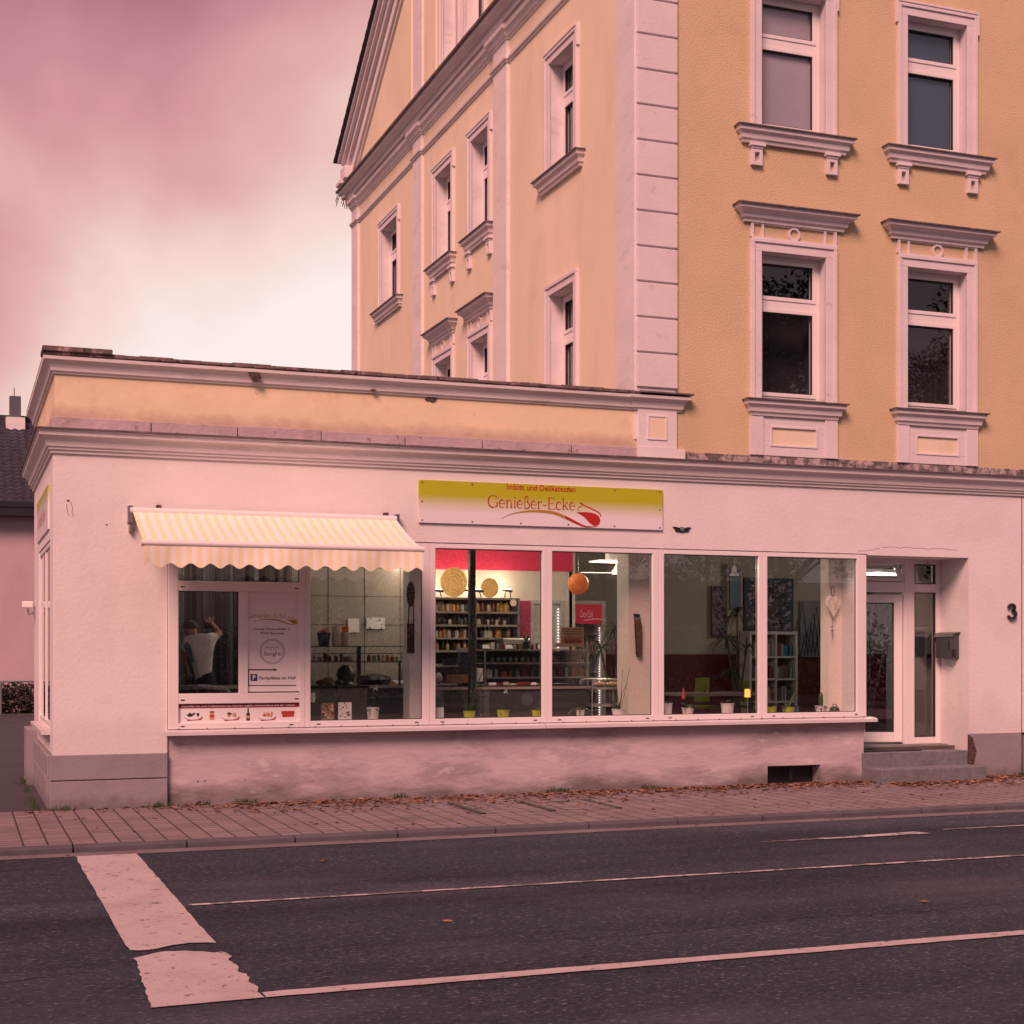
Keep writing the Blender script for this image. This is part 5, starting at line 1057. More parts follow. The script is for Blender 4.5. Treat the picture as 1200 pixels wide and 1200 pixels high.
# uplights on top of the shelf
def ptlight(name, loc, en, col, r_=.05, parent=None):
    l = bpy.data.lights.new(name, 'POINT'); l.energy = en; l.color = col; l.shadow_soft_size = r_; o = bpy.data.objects.new(name, l); COL.objects.link(o)
    if parent: o.parent = parent; o.location = Vector(loc)-Vector(WLOC[parent.name])
    else: o.location = loc
    return o
M_bulb = pm('bulb', (1, .8, .6), .5, emit=(1, .75, .5), es=6)
for (u, w_, nn) in ((512, 14, 'partly behind the window frame'), (556, 22, 'between the two straw trays'), (595, 10, 'right of the straw trays')):
    c = onY(u, 691, 3.6); zt0 = zt_s; t = thing('uplight', (c[0], 3.6, zt0), 'small black uplight on legs on the wall shelf, '+nn, 'lamp', 'uplights on the wall shelf'); hw = w_*.0118/2
    MB().prism([(c[0]-hw, 3.55, c[2]+.0), (c[0]+hw, 3.55, c[2]-.01), (c[0]+hw, 3.55, c[2]-.04), (c[0]-hw, 3.55, c[2]-.02)], (0, .10, 0)).build('head', M_blk, t)
    mb = MB(); mb.tube([(c[0]-hw*.6, 3.6, c[2]-.03), (c[0]-hw*.8, 3.6, zt0)], .008, 5); mb.tube([(c[0]+hw*.6, 3.6, c[2]-.03), (c[0]+hw*.8, 3.6, zt0)], .008, 5); mb.build('legs', M_blk, t)
    MB().box((c[0]-hw*.7, 3.57, c[2]+.005), (c[0]+hw*.7, 3.63, c[2]+.012)).build('lamp_glass', M_bulb, t)
    ptlight('uplight_lamp', (c[0], 3.83, c[2]+.08), UPL, (1, .76, .54), .04, t)
# counter in the lit window
ct2 = thing('sales_counter', (6.2, 1.2, .42), 'long low sales counter with pale top edge and dark cabinet doors in the lit window', 'counter')
a = onY(508, 804, 1.1); zc = a[2]; xr_ = X(692, 1.1)
MB().box((a[0], 1.1, zc-.05), (xr_, 1.8, zc-.008)).build('edge', pm('counter_edge', (.35, .28, .26), .5), ct2); MB().box((a[0], 1.09, zc-.008), (xr_, 1.8, zc)).build('top', M_blk, ct2)
MB().box((a[0], 1.13, .42), (xr_, 1.78, zc-.05)).build('cabinet', pm('cabinet_grey', (.06, .06, .062), .4), ct2)
for (u0, u1) in ((511, 521), (556, 566), (567, 574)):
    MB().box((X(u0, 1.1), 1.115, .45), (X(u1, 1.1), 1.13, zc-.06)).build('door_panel', pm('grey_door', (.12, .13, .12), .5), ct2)
for (u, v) in ((564.5, 815), (568.5, 815), (514, 815), (564, 838)): p = onY(u, v, 1.1); MB().lathe((p[0], 1.11, p[2]), [(.011, -.005), (.011, .012)], 10, 'y').build('knob', M_steel, ct2)
# cash register, box, card stand
def rb(u0, u1, v0, v1, y0, y1): a = onY(u0, v1, y0); b = onY(u1, v0, y0); return (a[0], y0, a[2]), (b[0], y1, b[2])
cr = thing('cash_register', onY(536, 803, 1.3), 'black cash register on a brown box left of the post on the sales counter', 'cash register')
A, B = rb(515, 549, 781, 791, 1.3, 1.6); MB().box(A, B).build('keyboard', M_dark, cr, bev=.01); A, B = rb(540, 553, 766, 803, 1.35, 1.5); MB().box(A, B).build('printer', pm('dark_blue_case', (.02, .03, .05), .4), cr, bev=.01); A, B = rb(538, 558, 759, 764, 1.32, 1.45); MB().box(A, B).build('display', pm('display_grey', (.35, .3, .3), .4), cr)
A, B = rb(521, 535, 773, 780, 1.35, 1.45); MB().box(A, B).build('display', M_blk, cr)
A, B = rb(524, 553, 790.5, 801, 1.25, 1.6); tag(MB().box(A, (B[0], B[1], B[2])).build('brown_box', pm('brown_box', (.20, .10, .06), .7), bev=.006), 'brown cash drawer under the cash register', 'box')
A, B = rb(560, 566, 783, 799, 1.2, 1.25); tag(MB().box(A, B).build('card_holder', M_paper, bev=.002), 'upright white card holder right of the post on the sales counter', 'card holder')
A, B = rb(511, 520, 788, 802, 1.2, 1.3); blob(((A[0]+B[0])/2, 1.25, (A[2]+B[2])/2), ((B[0]-A[0])/2, (B[2]-A[2])/2), pm('cloudy_jar', (.3, .26, .26), .3), 'rounded pale jar at the left end of the sales counter', 'jar', 'storage_jar')
# glass counter display with glasses
gd = thing('glass_cabinet', onY(602, 803, 1.4), 'glazed counter cabinet with shelves of small glasses, right of the post', 'cabinet')
A, B = rb(568, 692, 761, 800, 1.4, 1.75); xa, xb, za, zb = A[0], B[0], A[2], B[2]
for zz in (zb, za+(zb-za)*.60, za+(zb-za)*.16): MB().box((xa, 1.4, zz-.018), (xb, 1.75, zz)).build('shelf', pm('cabinet_rail', (.24, .22, .2), .4), gd)
for u in (568, 634, 688): MB().box((X(u, 1.4), 1.4, zc), (X(u, 1.4)+.02, 1.42, zb)).build('post', M_steel, gd)
MB().quad((xa, 1.396, za), (xb, 1.396, za), (xb, 1.396, zb), (xa, 1.396, zb)).build('glass_panel', GLASS, gd)
MB().box((xa, 1.74, zc+.01), (xb, 1.75, zb-.02)).build('back_panel', pm('cabinet_back', (.06, .07, .065), .5), gd)
pg = None
for i in range(9):
    x = xa+.16+i*.085; z = za+(zb-za)*.60+.001
    if pg is None: pg = tag(MB().lathe((0, 0, 0), [(.012, 0), (.025, .012), (.03, .05), (.025, .07)], 12).build('dessert_glass', pm('greenish_glass', (.16, .22, .17), .15), smooth=True), 'small greenish glass in the row inside the glazed counter cabinet', 'glass', 'glasses in the glazed counter cabinet'); pg.location = (x, 1.55, z)
    else: o = pg.copy(); COL.objects.link(o); o.location = (x, 1.55, z)
for (u, lb_) in ((597, 'white price card on the glazed cabinet, left'), (578+57, 'white price card on the glazed cabinet, near the plant'), (570, 'white price card on the glazed cabinet next to the post')):
    A, B = rb(u-4.5, u+4.5, 755.5, 760, 1.45, 1.48); tag(MB().prism([A, (B[0], A[1], A[2]), (B[0]-.01, A[1]+.03, B[2]), (A[0]+.01, A[1]+.03, B[2])], (0, .004, 0)).build('price_card', M_paper), lb_, 'card')
t, p0, p1, r_ = cup(617, 752, 760, 1.6, 8, 'potted_plant', 'small spiky plant standing on the glazed cabinet beside the fridge', 'plant', M_dark); leaves(t, p1, 10, .14, .012, .3, M_leaf, (1, 3), rnd)
# round disc sign hanging, small
c = onY(601.5, 706.5, 3.3); tag(MB().lathe((c[0], 3.3, c[2]), [(.05, -.006), (.05, .006)], 20, 'y').build('round_plate', pm('cream_plate', (.7, .55, .4), .6)), 'small round cream plate at the right end of the wall shelf', 'plate')
# pink red wall part and first fridge
MB().box((X(609, 3.98), 3.98, .42), (X(622, 3.98), 4.04, Z(615, 704, 3.98))).build('red_wall_panel', pm('raspberry', (.36, .03, .09), .7), shop)
def fridge(u0, u1, v0, y, label, header):
    a = onY(u0, v0, y); b = onY(u1, v0, y); x0, x1, zt = a[0], b[0], a[2]; t = thing('drinks_fridge', ((x0+x1)/2, y, .42), label, 'fridge')
    mb = MB(); fw = .07; mb.box((x0, y, .42), (x0+fw, y+.6, zt)); mb.box((x1-fw, y, .42), (x1, y+.6, zt)); mb.box((x0+fw, y, zt-.06), (x1-fw, y+.6, zt)); mb.box((x0+fw, y, .42), (x1-fw, y+.6, .6)); mb.box((x0+fw, y+.55, .6), (x1-fw, y+.6, zt-.06)); mb.build('cabinet', pm('fridge_body', (.42, .38, .38), .4), t, bev=.008)
    top = zt-.06-(.30 if header else .0)
    for k in range(5): MB().box((x0+fw, y+.1, .8+k*.30), (x1-fw, y+.5, .81+k*.30)).build('shelf', M_steel, t)
    mb = MB(); qq = random.Random(int(u0))
    for k in range(5):
        n = int((x1-x0-.2)/.075)
        for j in range(n):
            mb.mi = qq.randrange(4); cx = x0+fw+.05+j*.075
            if .81+k*.3+.22 < top: mb.lathe((cx, y+.2, .811+k*.3), [(.028, 0), (.028, .13), (.012, .18), (.012, .215)], 8)
    mb.build('bottles', [pm('bot1', (.12, .03, .02), .3), pm('bot2', (.3, .3, .32), .3), pm('bot3', (.05, .06, .09), .3), pm('bot4', (.35, .2, .1), .3)], t)
    if header:
        MB().box((x0+fw, y-.01, top), (x1-fw, y+.05, zt-.06)).build('header', pm('cola_red', (.50, .02, .05), .5, emit=(.8, .05, .09), es=.10), t)
        mb = MB(); put_text(mb, 'Coca-Cola', lambda a_, z_: (a_, y-.013, z_), x0+fw+.14, x1-fw-.16, top+.10, .11, shear=.35, bold=-.01); ribbon(mb, smooth_pts([(x0+fw+.2, top+.05), (x0+fw+.4, top+.075), (x0+fw+.6, top+.05)]), .012, lambda a_, z_: (a_, y-.013, z_)); mb.build('header_lettering', M_paper, t)
    MB().quad((x0+fw, y+.01, .6), (x1-fw, y+.01, .6), (x1-fw, y+.01, top), (x0+fw, y+.01, top)).build('glass_door', GLASS, t)
    mb = MB()
    for k in range(40): zz = .62+k*(top-.66)/40; mb.box((x1-fw-.035, y+.03, zz), (x1-fw-.015, y+.04, zz+.018))
    mb.build('led_strip', pm('led_dots', (1, .9, .9), .5, emit=(1, .82, .8), es=2.0), t)
    return t
fridge(621, 662, 703, 4.0, 'upright glass fridge with lit bottles left of the red headed one', False)
fridge(665, 710, 703.5, 4.3, 'tall drinks fridge with red header and white script lettering', True)
# wooden box of red bottles on the counter
bx = thing('bottle_display', onY(671, 756, 1.5), 'pale cardboard display with a row of dark red bottles on the glazed cabinet', 'display')
A, B = rb(657, 684, 735, 757, 1.5, 1.52); MB().box(A, B).build('back_card', pm('tan_card', (.42, .28, .18), .8), bx)
A2, B2 = rb(651, 684, 754, 758, 1.42, 1.52); MB().box(A2, B2).build('base', pm('tan_card', (0, 0, 0)), bx)
for i in range(5): x = A[0]+.045+i*.058; MB().lathe((x, 1.46, A[2]+.002), [(.019, 0), (.021, .06), (.012, .09), (.010, .115)], 10).build('bottle', jc[5], bx, smooth=True)
mb = MB()
for k in range(3): ribbon(mb, [(A[0]+.03, B[2]-.03-.03*k), (B[0]-.03, B[2]-.03-.03*k)], .008, lambda a_, z_: (a_, 1.497, z_))
mb.build('card_stripes', M_brickh, bx)
# paper globe lamp
c = onY(677.5, 684, 1.6); gl_ = thing('globe_lamp', (c[0], 1.6, c[2]), 'orange globe lantern hanging in the window left of the beige pillar', 'lamp')
mb = MB(); R_ = .145
mb.lathe(c, [(R_*math.sin(math.pi*k/14), -R_*math.cos(math.pi*k/14)) for k in range(1, 14)], 24); mb.build('shade', pm('orange_shade', (.66, .13, .03), .6, .35, 9, spots=(((.40, .30, .06), 11, .5, .6, .7),), emit=(.9, .18, .05), es=.22), gl_, smooth='all')
MB().tube([(c[0], 1.6, c[2]+R_), (c[0], 1.6, 3.41)], .004, 5).build('cord', M_blk, gl_)
# ceiling fan
c = onY(724, 672, 2.6); fn = thing('ceiling_fan', (c[0], 2.6, 3.12), 'white ceiling fan with short rod and flat blades beside the beige pillar', 'fan')
MB().tube([(c[0], 2.6, 3.41), (c[0], 2.6, c[2]+.1)], .018, 8).build('rod', M_white, fn); MB().lathe((c[0], 2.6, c[2]), [(.09, -.02), (.1, .02), (.06, .08), (.03, .14)], 16).build('motor', M_white, fn, smooth=True)
for k in range(3): a = 2.95+k*2.094; d = Vector((math.cos(a), math.sin(a), 0)); e2_ = Vector((-d.y, d.x, 0)); p = Vector((c[0], 2.6, c[2])); MB().prism([p+d*.09-e2_*.04, p+d*.55-e2_*.06, p+d*.55+e2_*.06, p+d*.09+e2_*.04], (0, 0, .012)).build('blade', M_white, fn)
c = onY(722, 654, 1.9); cl_ = thing('ceiling_lamp', (c[0], 1.9, c[2]), 'flat white glowing ceiling lamp above the fan', 'lamp'); MB().box((c[0]-.28, 1.8, 2.98), (c[0]+.2, 2.2, 3.0)).build('panel', pm('ceiling_panel', (1, .85, .7), .5, emit=(1, .8, .62), es=1.2), cl_); MB().box((c[0]-.1, 1.9, 3.0), (c[0]+.05, 2.05, 3.41)).build('mount', M_white, cl_); ptlight('ceiling_lamp_light', (c[0], 2.0, 2.93), 60, (1, .80, .62), .15, cl_)
# bag on pillar
bg = thing('hanging_bag', onY(745, 745, .42), 'long narrow brown bag hanging on the beige pillar', 'bag'); c = onY(747, 745, .42)
mb = MB(); mb.prism([(c[0]-.035, .38, c[2]+.2), (c[0]+.03, .38, c[2]+.22), (c[0]+.05, .38, c[2]+.12), (c[0]+.05, .38, c[2]-.24), (c[0]+.02, .38, c[2]-.28), (c[0]-.02, .38, c[2]-.25)], (0, .06, 0)); mb.build('body', pm('brown_leather', (.10, .045, .025), .6), bg, bev=.01); MB().tube([(c[0]-.05, .40, c[2]+.27), (c[0]-.045, .39, c[2]), (c[0]-.02, .39, c[2]-.24)], .008, 6).tube([(c[0]-.05, .42, c[2]+.27), (c[0]+.03, .42, c[2]+.26)], .018, 6).build('strap', M_blk, bg)
# trolley
tr = thing('serving_trolley', onY(713, 835, .9), 'small steel serving trolley with curved handles holding bread, left of the beige pillar', 'trolley')
ty = .9; xa = X(694, ty); xb = X(733, ty); zt0 = Z(714, 796.5, ty)
for yy in (ty, ty+.4): MB().tube(smooth_pts([(xa, yy, .45), (xa, yy, zt0-.1), (xa+.05, yy, zt0-.01), (xa+.12, yy, zt0), (xb-.12, yy, zt0), (xb-.05, yy, zt0-.01), (xb, yy, zt0-.1), (xb, yy, .45)], 5), .014, 8).build('frame', M_steel, tr, smooth=True)
for zz in (Z(714, 808, ty), Z(714, 828, ty)): MB().box((xa, ty, zz), (xb, ty+.4, zz+.03)).build('tray', M_steel, tr)
for k, (u, w_) in enumerate(((703, .10), (717, .12))):
    p = onY(u, 804, ty+.15); o = blob((p[0], ty+.15, Z(714, 808, ty)+.065), (w_, .035), pm('bread', (.42, .25, .16), .8, .3, 12), ('shorter' if k == 0 else 'longer')+' bread loaf on the steel trolley', 'bread', 'bread_loaf')
# big plants behind
def dracaena(loc, h, label, heads, ln, n=26, sd=1):
    q = random.Random(sd); t = thing('dracaena', loc, label, 'plant'); mb = MB(); MB().lathe(loc, [(.13, 0), (.17, .28), (.18, .3)], 16).build('pot', M_dark, t, smooth=True); tm = MB()
    for (dx, dy, hz_) in heads:
        p = (loc[0]+dx, loc[1]+dy, loc[2]+hz_); tm.tube([(loc[0], loc[1], loc[2]+.28), (loc[0]+dx*.5, loc[1]+dy*.5, loc[2]+hz_*.6), p], .016, 6)
        for k in range(n): a = q.uniform(0, 6.28); blade(mb, p, (math.cos(a), math.sin(a), q.uniform(-.1, 1.6)), ln*q.uniform(.6, 1.2), .014, q.uniform(1.0, 2.2), 7)
    tm.build('stem', M_bark, t); mb.build('leaves', M_leafd, t)
c = onY(864, 760, 3.2); dracaena((c[0], 3.2, .42), 2, 'tall bushy dracaena plant behind the table lamp', [(.0, 0, 1.9), (-.12, .1, 1.5), (.1, -.1, 1.35), (-.05, 0, 1.0), (.02, .1, .7)], .42, 34, 3)
c = onY(722, 760, 3.0); dracaena((c[0], 3.0, .42), 2, 'dark spiky plant between the drinks fridge and the beige pillar', [(.0, 0, 1.65), (-.2, .1, 1.35), (.15, -.1, 1.5), (.3, .1, 1.2)], .45, 30, 4)
c = onY(1037, 720, 3.0); dracaena((c[0], 3.4, .42), 2, 'spiky dracaena with three heads seen through the entrance door', [(-.35, 0, 1.95), (.05, .1, 2.2), (.4, -.1, 2.05), (-.15, .2, 1.5)], .45, 26, 5)
# pictures on the back wall
cb_ = [c_('p1', .05, .08, .11), c_('p2', .35, .30, .34), c_('p3', .02, .025, .03), c_('p4', .20, .17, .2), c_('p5', .10, .05, .03)]
def pict(u0, u1, v0, v1, y, base, label, art): return pic('wall_painting', u0, u1, v0, v1, y, base, label, 'painting', None, .04, art)
pict(834, 852, 687, 746, 5.5, c_('pb1', .10, .06, .09), 'narrow upright dark violet painting left of the dracaena', blots([c_('p6', .03, .02, .035), c_('p7', .18, .11, .15), c_('p4', 0, 0, 0)], 160, .015, .06, 6, 1.2))
mrx = pic('tall_mirror', 852.5, 870.5, 661, 745, 5.45, pm('cream_frame', (.34, .29, .24), .6), 'tall narrow cream framed panel with a blue centre between two paintings', 'mirror', None, .05, None); a = onY(855, 715, 5.43); b = onY(867, 667, 5.43); MB().box((a[0], 5.42, a[2]), (b[0], 5.45, b[2])).build('blue_field', pm('blue_field', (.03, .09, .12), .4), mrx)
pict(872.5, 930, 678, 741, 5.5, c_('pb2', .04, .06, .09), 'large square dark blue abstract painting with pale splashes above the bookshelf', blots(cb_, 620, .008, .045, 7, 1.2))
def spires(t, x0, x1, z0, z1, y):
    mb = MB(); q = random.Random(2)
    for (fx_, hh) in ((.08, .98), (.25, .45), (.4, .62), (.55, .78), (.7, .88), (.85, .5)):
        cx = x0+fx_*(x1-x0); P = [(cx-.11, z0+.02), (cx-.06, z0+hh*(z1-z0)*.6), (cx, z0+hh*(z1-z0)), (cx+.06, z0+hh*(z1-z0)*.55), (cx+.11, z0+.02)]; ribbon(mb, P, .022, lambda a_, z_: (a_, y, z_))
    mb.build('artwork', M_blk, t)
pict(938, 965, 704, 770, 5.5, c_('pb3', .20, .20, .23), 'grey painting of black pointed spires right of the bookshelf', spires)
pict(1044, 1056, 665, 688, 5.5, c_('pb4', .12, .11, .16), 'small grey picture seen through the top of the entrance side light', None)
# bookshelf
bs = thing('bookshelf', onY(915, 800, 4.9), 'white cube bookshelf filled with books below the large abstract painting', 'bookshelf')
by_ = 4.7; x0b = X(870, by_); x1b = X(936, by_); zT = Z(915, 740, by_); cw = (X(923-13.5+.0, by_)); rowz = [zT, Z(915, 769, by_), Z(915, 795, by_), .9]
vx = [X(894, by_)-.44, X(894, by_)-.02, X(909.5, by_), X(932.5, by_)]
x0b = X(897, by_)-.3; vx = [x0b, X(909, by_), X(932, by_)]
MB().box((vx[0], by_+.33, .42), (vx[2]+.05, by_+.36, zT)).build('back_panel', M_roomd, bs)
for xx, wd_ in ((vx[0], .04), (vx[1], .025), (vx[2], .05)): MB().box((xx, by_, .42), (xx+wd_, by_+.33, zT-.05)).build('upright', pm('shelf_white', (.42, .40, .38), .5), bs)
MB().box((vx[0]-.0, by_-.003, zT-.05), (vx[2]+.05, by_+.333, zT)).build('top', pm('shelf_white', (0, 0, 0)), bs)
for zz in rowz[1:]: MB().box((vx[0]+.04, by_+.003, zz-.03), (vx[2], by_+.33, zz)).build('shelf', pm('shelf_white', (0, 0, 0)), bs)
q = random.Random(12); bc = [(.28, .25, .23), (.03, .09, .16), (.16, .03, .02), (.05, .05, .05), (.35, .33, .3), (.10, .11, .06), (.02, .14, .22)]
cn = ['beige', 'navy', 'dark red', 'black', 'white', 'olive', 'blue']
bprot = {}
for ri in range(3):
    zz = rowz[ri+1]
    for ci in range(2):
        x = vx[ci]+.06; xe = vx[ci+1]-.04
        while x < xe:
            wd_ = q.uniform(.022, .045); hh = q.uniform(.17, .25); k = q.randrange(7) if not (ri == 0 and ci == 1 and x > xe-.18) else 6
            key = k
            o = MB().box((-wd_/2+.002, 0, 0), (wd_/2-.002, .18, hh)).build('book', pm('book_'+cn[k].replace(' ', '_'), bc[k], .6), bev=.002); o.location = (x+wd_/2, by_+.05, zz+.001)
            tag(o, f'{cn[k]} book standing in the {["top", "middle", "bottom"][ri]} {["left", "right"][ci]} cube of the white bookshelf', 'book', f'{cn[k]} books in the {["top", "middle", "bottom"][ri]} {["left", "right"][ci]} cube'); x += wd_
            if q.random() < .1: x += .05
# table with chairs and lamp
tb = thing('long_table', onY(835, 812, 2.4), 'long dark dining table with pale edge behind the sill plants', 'table'); tyy = 2.2; zt0 = Z(840, 812.5, tyy); xa = X(802, tyy); xb = X(888, tyy)
MB().box((xa, tyy, zt0-.04), (xb, tyy+.8, zt0)).build('tabletop', pm('table_edge', (.22, .18, .17), .5), tb)
for xx in (xa+.05, xb-.1):
    for yy in (tyy+.03, tyy+.72): MB().box((xx, yy, .42), (xx+.05, yy+.05, zt0-.04)).build('leg', M_dark, tb)
MB().box((X(777, 3.4), 3.4, Z(780, 797, 3.4)-.03), (X(840, 3.4), 4.0, Z(780, 797, 3.4))).build('side_leaf', pm('table_edge', (0, 0, 0)), tb) if False else None
def chair(u0, u1, v0, y, label):
    x0, x1 = X(u0, y), X(u1, y); zt = Z((u0+u1)/2, v0, y); t = thing('dining_chair', ((x0+x1)/2, y, .42), label, 'chair', 'green chairs at the long table')
    MB().prism([(x0, y, .95), (x1, y, .95), (x1, y, zt), (x0+.03, y, zt-.005)], (0, .03, 0)).build('backrest', pm('olive_green', (.20, .24, .03), .6), t, bev=.01); MB().box((x0, y-.4, .86), (x1, y, .90)).build('seat', pm('olive_green', (0, 0, 0)), t)
    for dx in (0, 1):
        for yy in (y-.38, y): MB().box((x0 if dx == 0 else x1-.03, yy, .42), ((x0 if dx == 0 else x1-.03)+.03, yy+.03, .86)).build('leg', M_blk, t)
chair(814, 832, 794, 3.5, 'olive green chair left of the dracaena'); chair(866, 878, 797, 3.3, 'olive green chair right of the dracaena beside the glowing lamp')
c = onY(876, 835, .25); lp = thing('table_lamp', (c[0], .25, .905), 'tiny table lamp with glowing yellow shade on the sill', 'lamp'); zs0, zs1 = Z(876, 817, .25), Z(876, 807.5, .25)
MB().lathe((c[0], .25, zs0), [(.040, 0), (.036, zs1-zs0)], 16).build('shade', pm('glowing_shade', (.9, .55, .15), .6, emit=(1, .48, .09), es=1.0), lp, smooth=True); MB().tube([(c[0], .25, .905), (c[0], .25, zs0+.02)], .006, 6).lathe((c[0], .25, .905), [(.03, 0), (.03, .01)], 12).build('stand', M_steel, lp)
# flamingo pink bottle, glasses, small blue bottle
def bottle(u, v0, v1, y, wp_, m, label, nm='bottle'):
    p0 = onY(u, v1, y); p1 = onY(u, v0, y); r_ = wp_*.0105/2; h = p1[2]-p0[2]; tag(MB().lathe((p0[0], y, p0[2]), [(r_, 0), (r_, h*.55), (r_*.4, h*.75), (r_*.4, h)], 12).build(nm, m, smooth=True), label, 'bottle')
bottle(801, 806, 819, 1.2, 5, pm('pink_glass', (.5, .08, .10), .3), 'pink bottle at the left end of the long table'); bottle(933.5, 822, 834.5, .25, 5, pm('blue_glass', (.05, .10, .2), .2), 'small pale blue bottle on the sill in front of the bookshelf', 'spray_bottle')
for i, u in enumerate((826, 832)): bottle(u, 801, 811.5, 2.4, 3, M_blk if i else pm('brown_bottle', (.10, .05, .03), .3), ['brown', 'black'][i]+' condiment bottle on the long table')
# hanging bell lamp white (pendant)
c = onY(860.5, 675, 3.2); pd = thing('pendant_lamp', c, 'small white bell pendant lamp in front of the cream framed panel', 'lamp'); MB().lathe(c, [(.075, 0), (.07, .03), (.035, .06), (.03, .13), (.012, .16)], 16).build('shade', M_white, pd, smooth=True); MB().tube([(c[0], c[1], c[2]+.15), (c[0], c[1], 3.41)], .005, 5).build('cord', M_white, pd)
# wicker heart
c = onY(976, 709, .36); ht = thing('wicker_heart', c, 'pale wicker heart hanging on the pillar at the right end of the windows', 'decoration'); q = random.Random(3); mb = MB()
def hp(t): return (16*math.sin(t)**3/16, (13*math.cos(t)-5*math.cos(2*t)-2*math.cos(3*t)-math.cos(4*t))/16)
hk = (.105, .155)
for k in range(3): mb.tube([(c[0]+hp(t)[0]*hk[0]*(1-.04*k), .36-.008*k, c[2]+hp(t)[1]*hk[1]*(1-.04*k)) for t in [2*math.pi*i/30 for i in range(31)]], .006, 5)
for k in range(60):
    t1, t2 = q.uniform(0, 6.28), q.uniform(0, 6.28); a, b = hp(t1), hp(t2); mb.tube([(c[0]+a[0]*hk[0], .355, c[2]+a[1]*hk[1]), (c[0]+(a[0]+b[0])*.5*hk[0], .335, c[2]+(a[1]+b[1])*.5*hk[1]), (c[0]+b[0]*hk[0], .355, c[2]+b[1]*hk[1])], .0035, 4)
mb.build('heart', pm('pale_wicker', (.88, .80, .76), .8), ht); mb = MB(); mb.tube([(c[0]+.025*math.cos(t), .36, c[2]+.19+.07*math.sin(t)) for t in [2*math.pi*i/16 for i in range(17)]], .004, 5); mb.build('loop', M_brickh, ht)
mb = MB(); mb.tube([(c[0]-.01, .36, c[2]-.15), (c[0]-.01, .36, c[2]-.48)], .003, 4); leafcloud(mb, (c[0]-.01, .36, c[2]-.33), (.02, .01, .06), 30, .012, q); mb.build('tassel', M_dark, ht)
c = onY(987, 834, .25); kt = thing('dark_kettle', (onY(978, 834, .25)[0], .25, .905), 'small dark kettle shaped ornament on the sill by the end pillar', 'ornament'); x = onY(978, 834, .25)[0]
MB().lathe((x, .25, .905), [(.05, 0), (.07, .03), (.06, .07), (.02, .09)], 14).build('body', pm('dark_green_glaze', (.05, .06, .03), .3), kt, smooth=True); MB().tube([(x-.05, .25, .98), (x-.02, .25, 1.02), (x+.02, .25, 1.02), (x+.05, .25, .98)], .005, 5).build('handle', M_blk, kt)
# entrance interior: strip lamp, cabinets
stl = thing('strip_lamp', onY(1038, 673, 2.4), 'white two tube strip lamp seen through the open fanlight', 'lamp'); c = onY(1038, 673, 2.4); MB().box((c[0]-.55, 2.4, c[2]+.03), (c[0]+.35, 2.55, c[2]+.08)).box((c[0]-.4, 2.45, c[2]+.08), (c[0]-.38, 2.47, 3.41)).box((c[0]+.2, 2.45, c[2]+.08), (c[0]+.22, 2.47, 3.41)).build('housing', M_white, stl)
for dy in (0, .1): MB().tube([(c[0]-.5, 2.42+dy, c[2]), (c[0]+.32, 2.42+dy, c[2])], .014, 8).build('tube', pm('tube_glow', (1, 1, 1), .5, emit=(1, .85, .8), es=2.5), stl)
ptlight('strip_lamp_light', (c[0], 2.5, 2.95), 45, (1, .85, .75), .2, stl)
fz = thing('white_cabinet', (X(1080, 3), 3, .42), 'pale fridge cabinet with dark glass door seen through the entrance side light', 'cabinet'); a = onY(1066, 735, 3.0); b = onY(1086, 735, 3.0)
MB().box((a[0]-.1, 3, .42), (b[0], 3.5, a[2])).build('cabinet', pm('cabinet_pale', (.32, .29, .31), .5), fz, bev=.01); za_ = Z(1075, 768, 3); MB().box((a[0]-.05, 2.99, za_), (b[0]-.05, 3.0, a[2]-.05)).build('door', pm('door_slate', (.07, .08, .10), .3), fz); MB().box((a[0]-.05, 2.99, .6), (b[0]-.05, 3.0, Z(1075, 808, 3))).build('door', pm('door_slate', (0, 0, 0)), fz)
blob((a[0]+.1, 3.2, a[2]+.09), (.12, .08), M_dark, 'dark hat shaped object on top of the pale cabinet', 'hat', 'dark_hat')
hgp = thing('hanging_ornament', (11.8, .62, 2.9), 'dark shaggy ornament hanging at the entrance side light', 'ornament'); mb = MB(); leafcloud(mb, (11.81, .58, 2.84), (.05, .04, .10), 90, .025, rnd); mb.build('tuft', M_dark, hgp); MB().tube([(11.81, .58, 2.9), (11.81, .58, 3.02)], .003, 4).build('string', M_blk, hgp)
stk = onY(1035, 689, .85); tag(MB().box((stk[0]-.04, .84, stk[2]-.04), (stk[0]+.04, .845, stk[2]+.04)).build('door_sticker', M_paper), 'small square white sticker on the glass of the entrance door', 'sticker')
tt = thing('coat_stand', (X(700, 4.2), 4.4, .42), '', '') if False else None

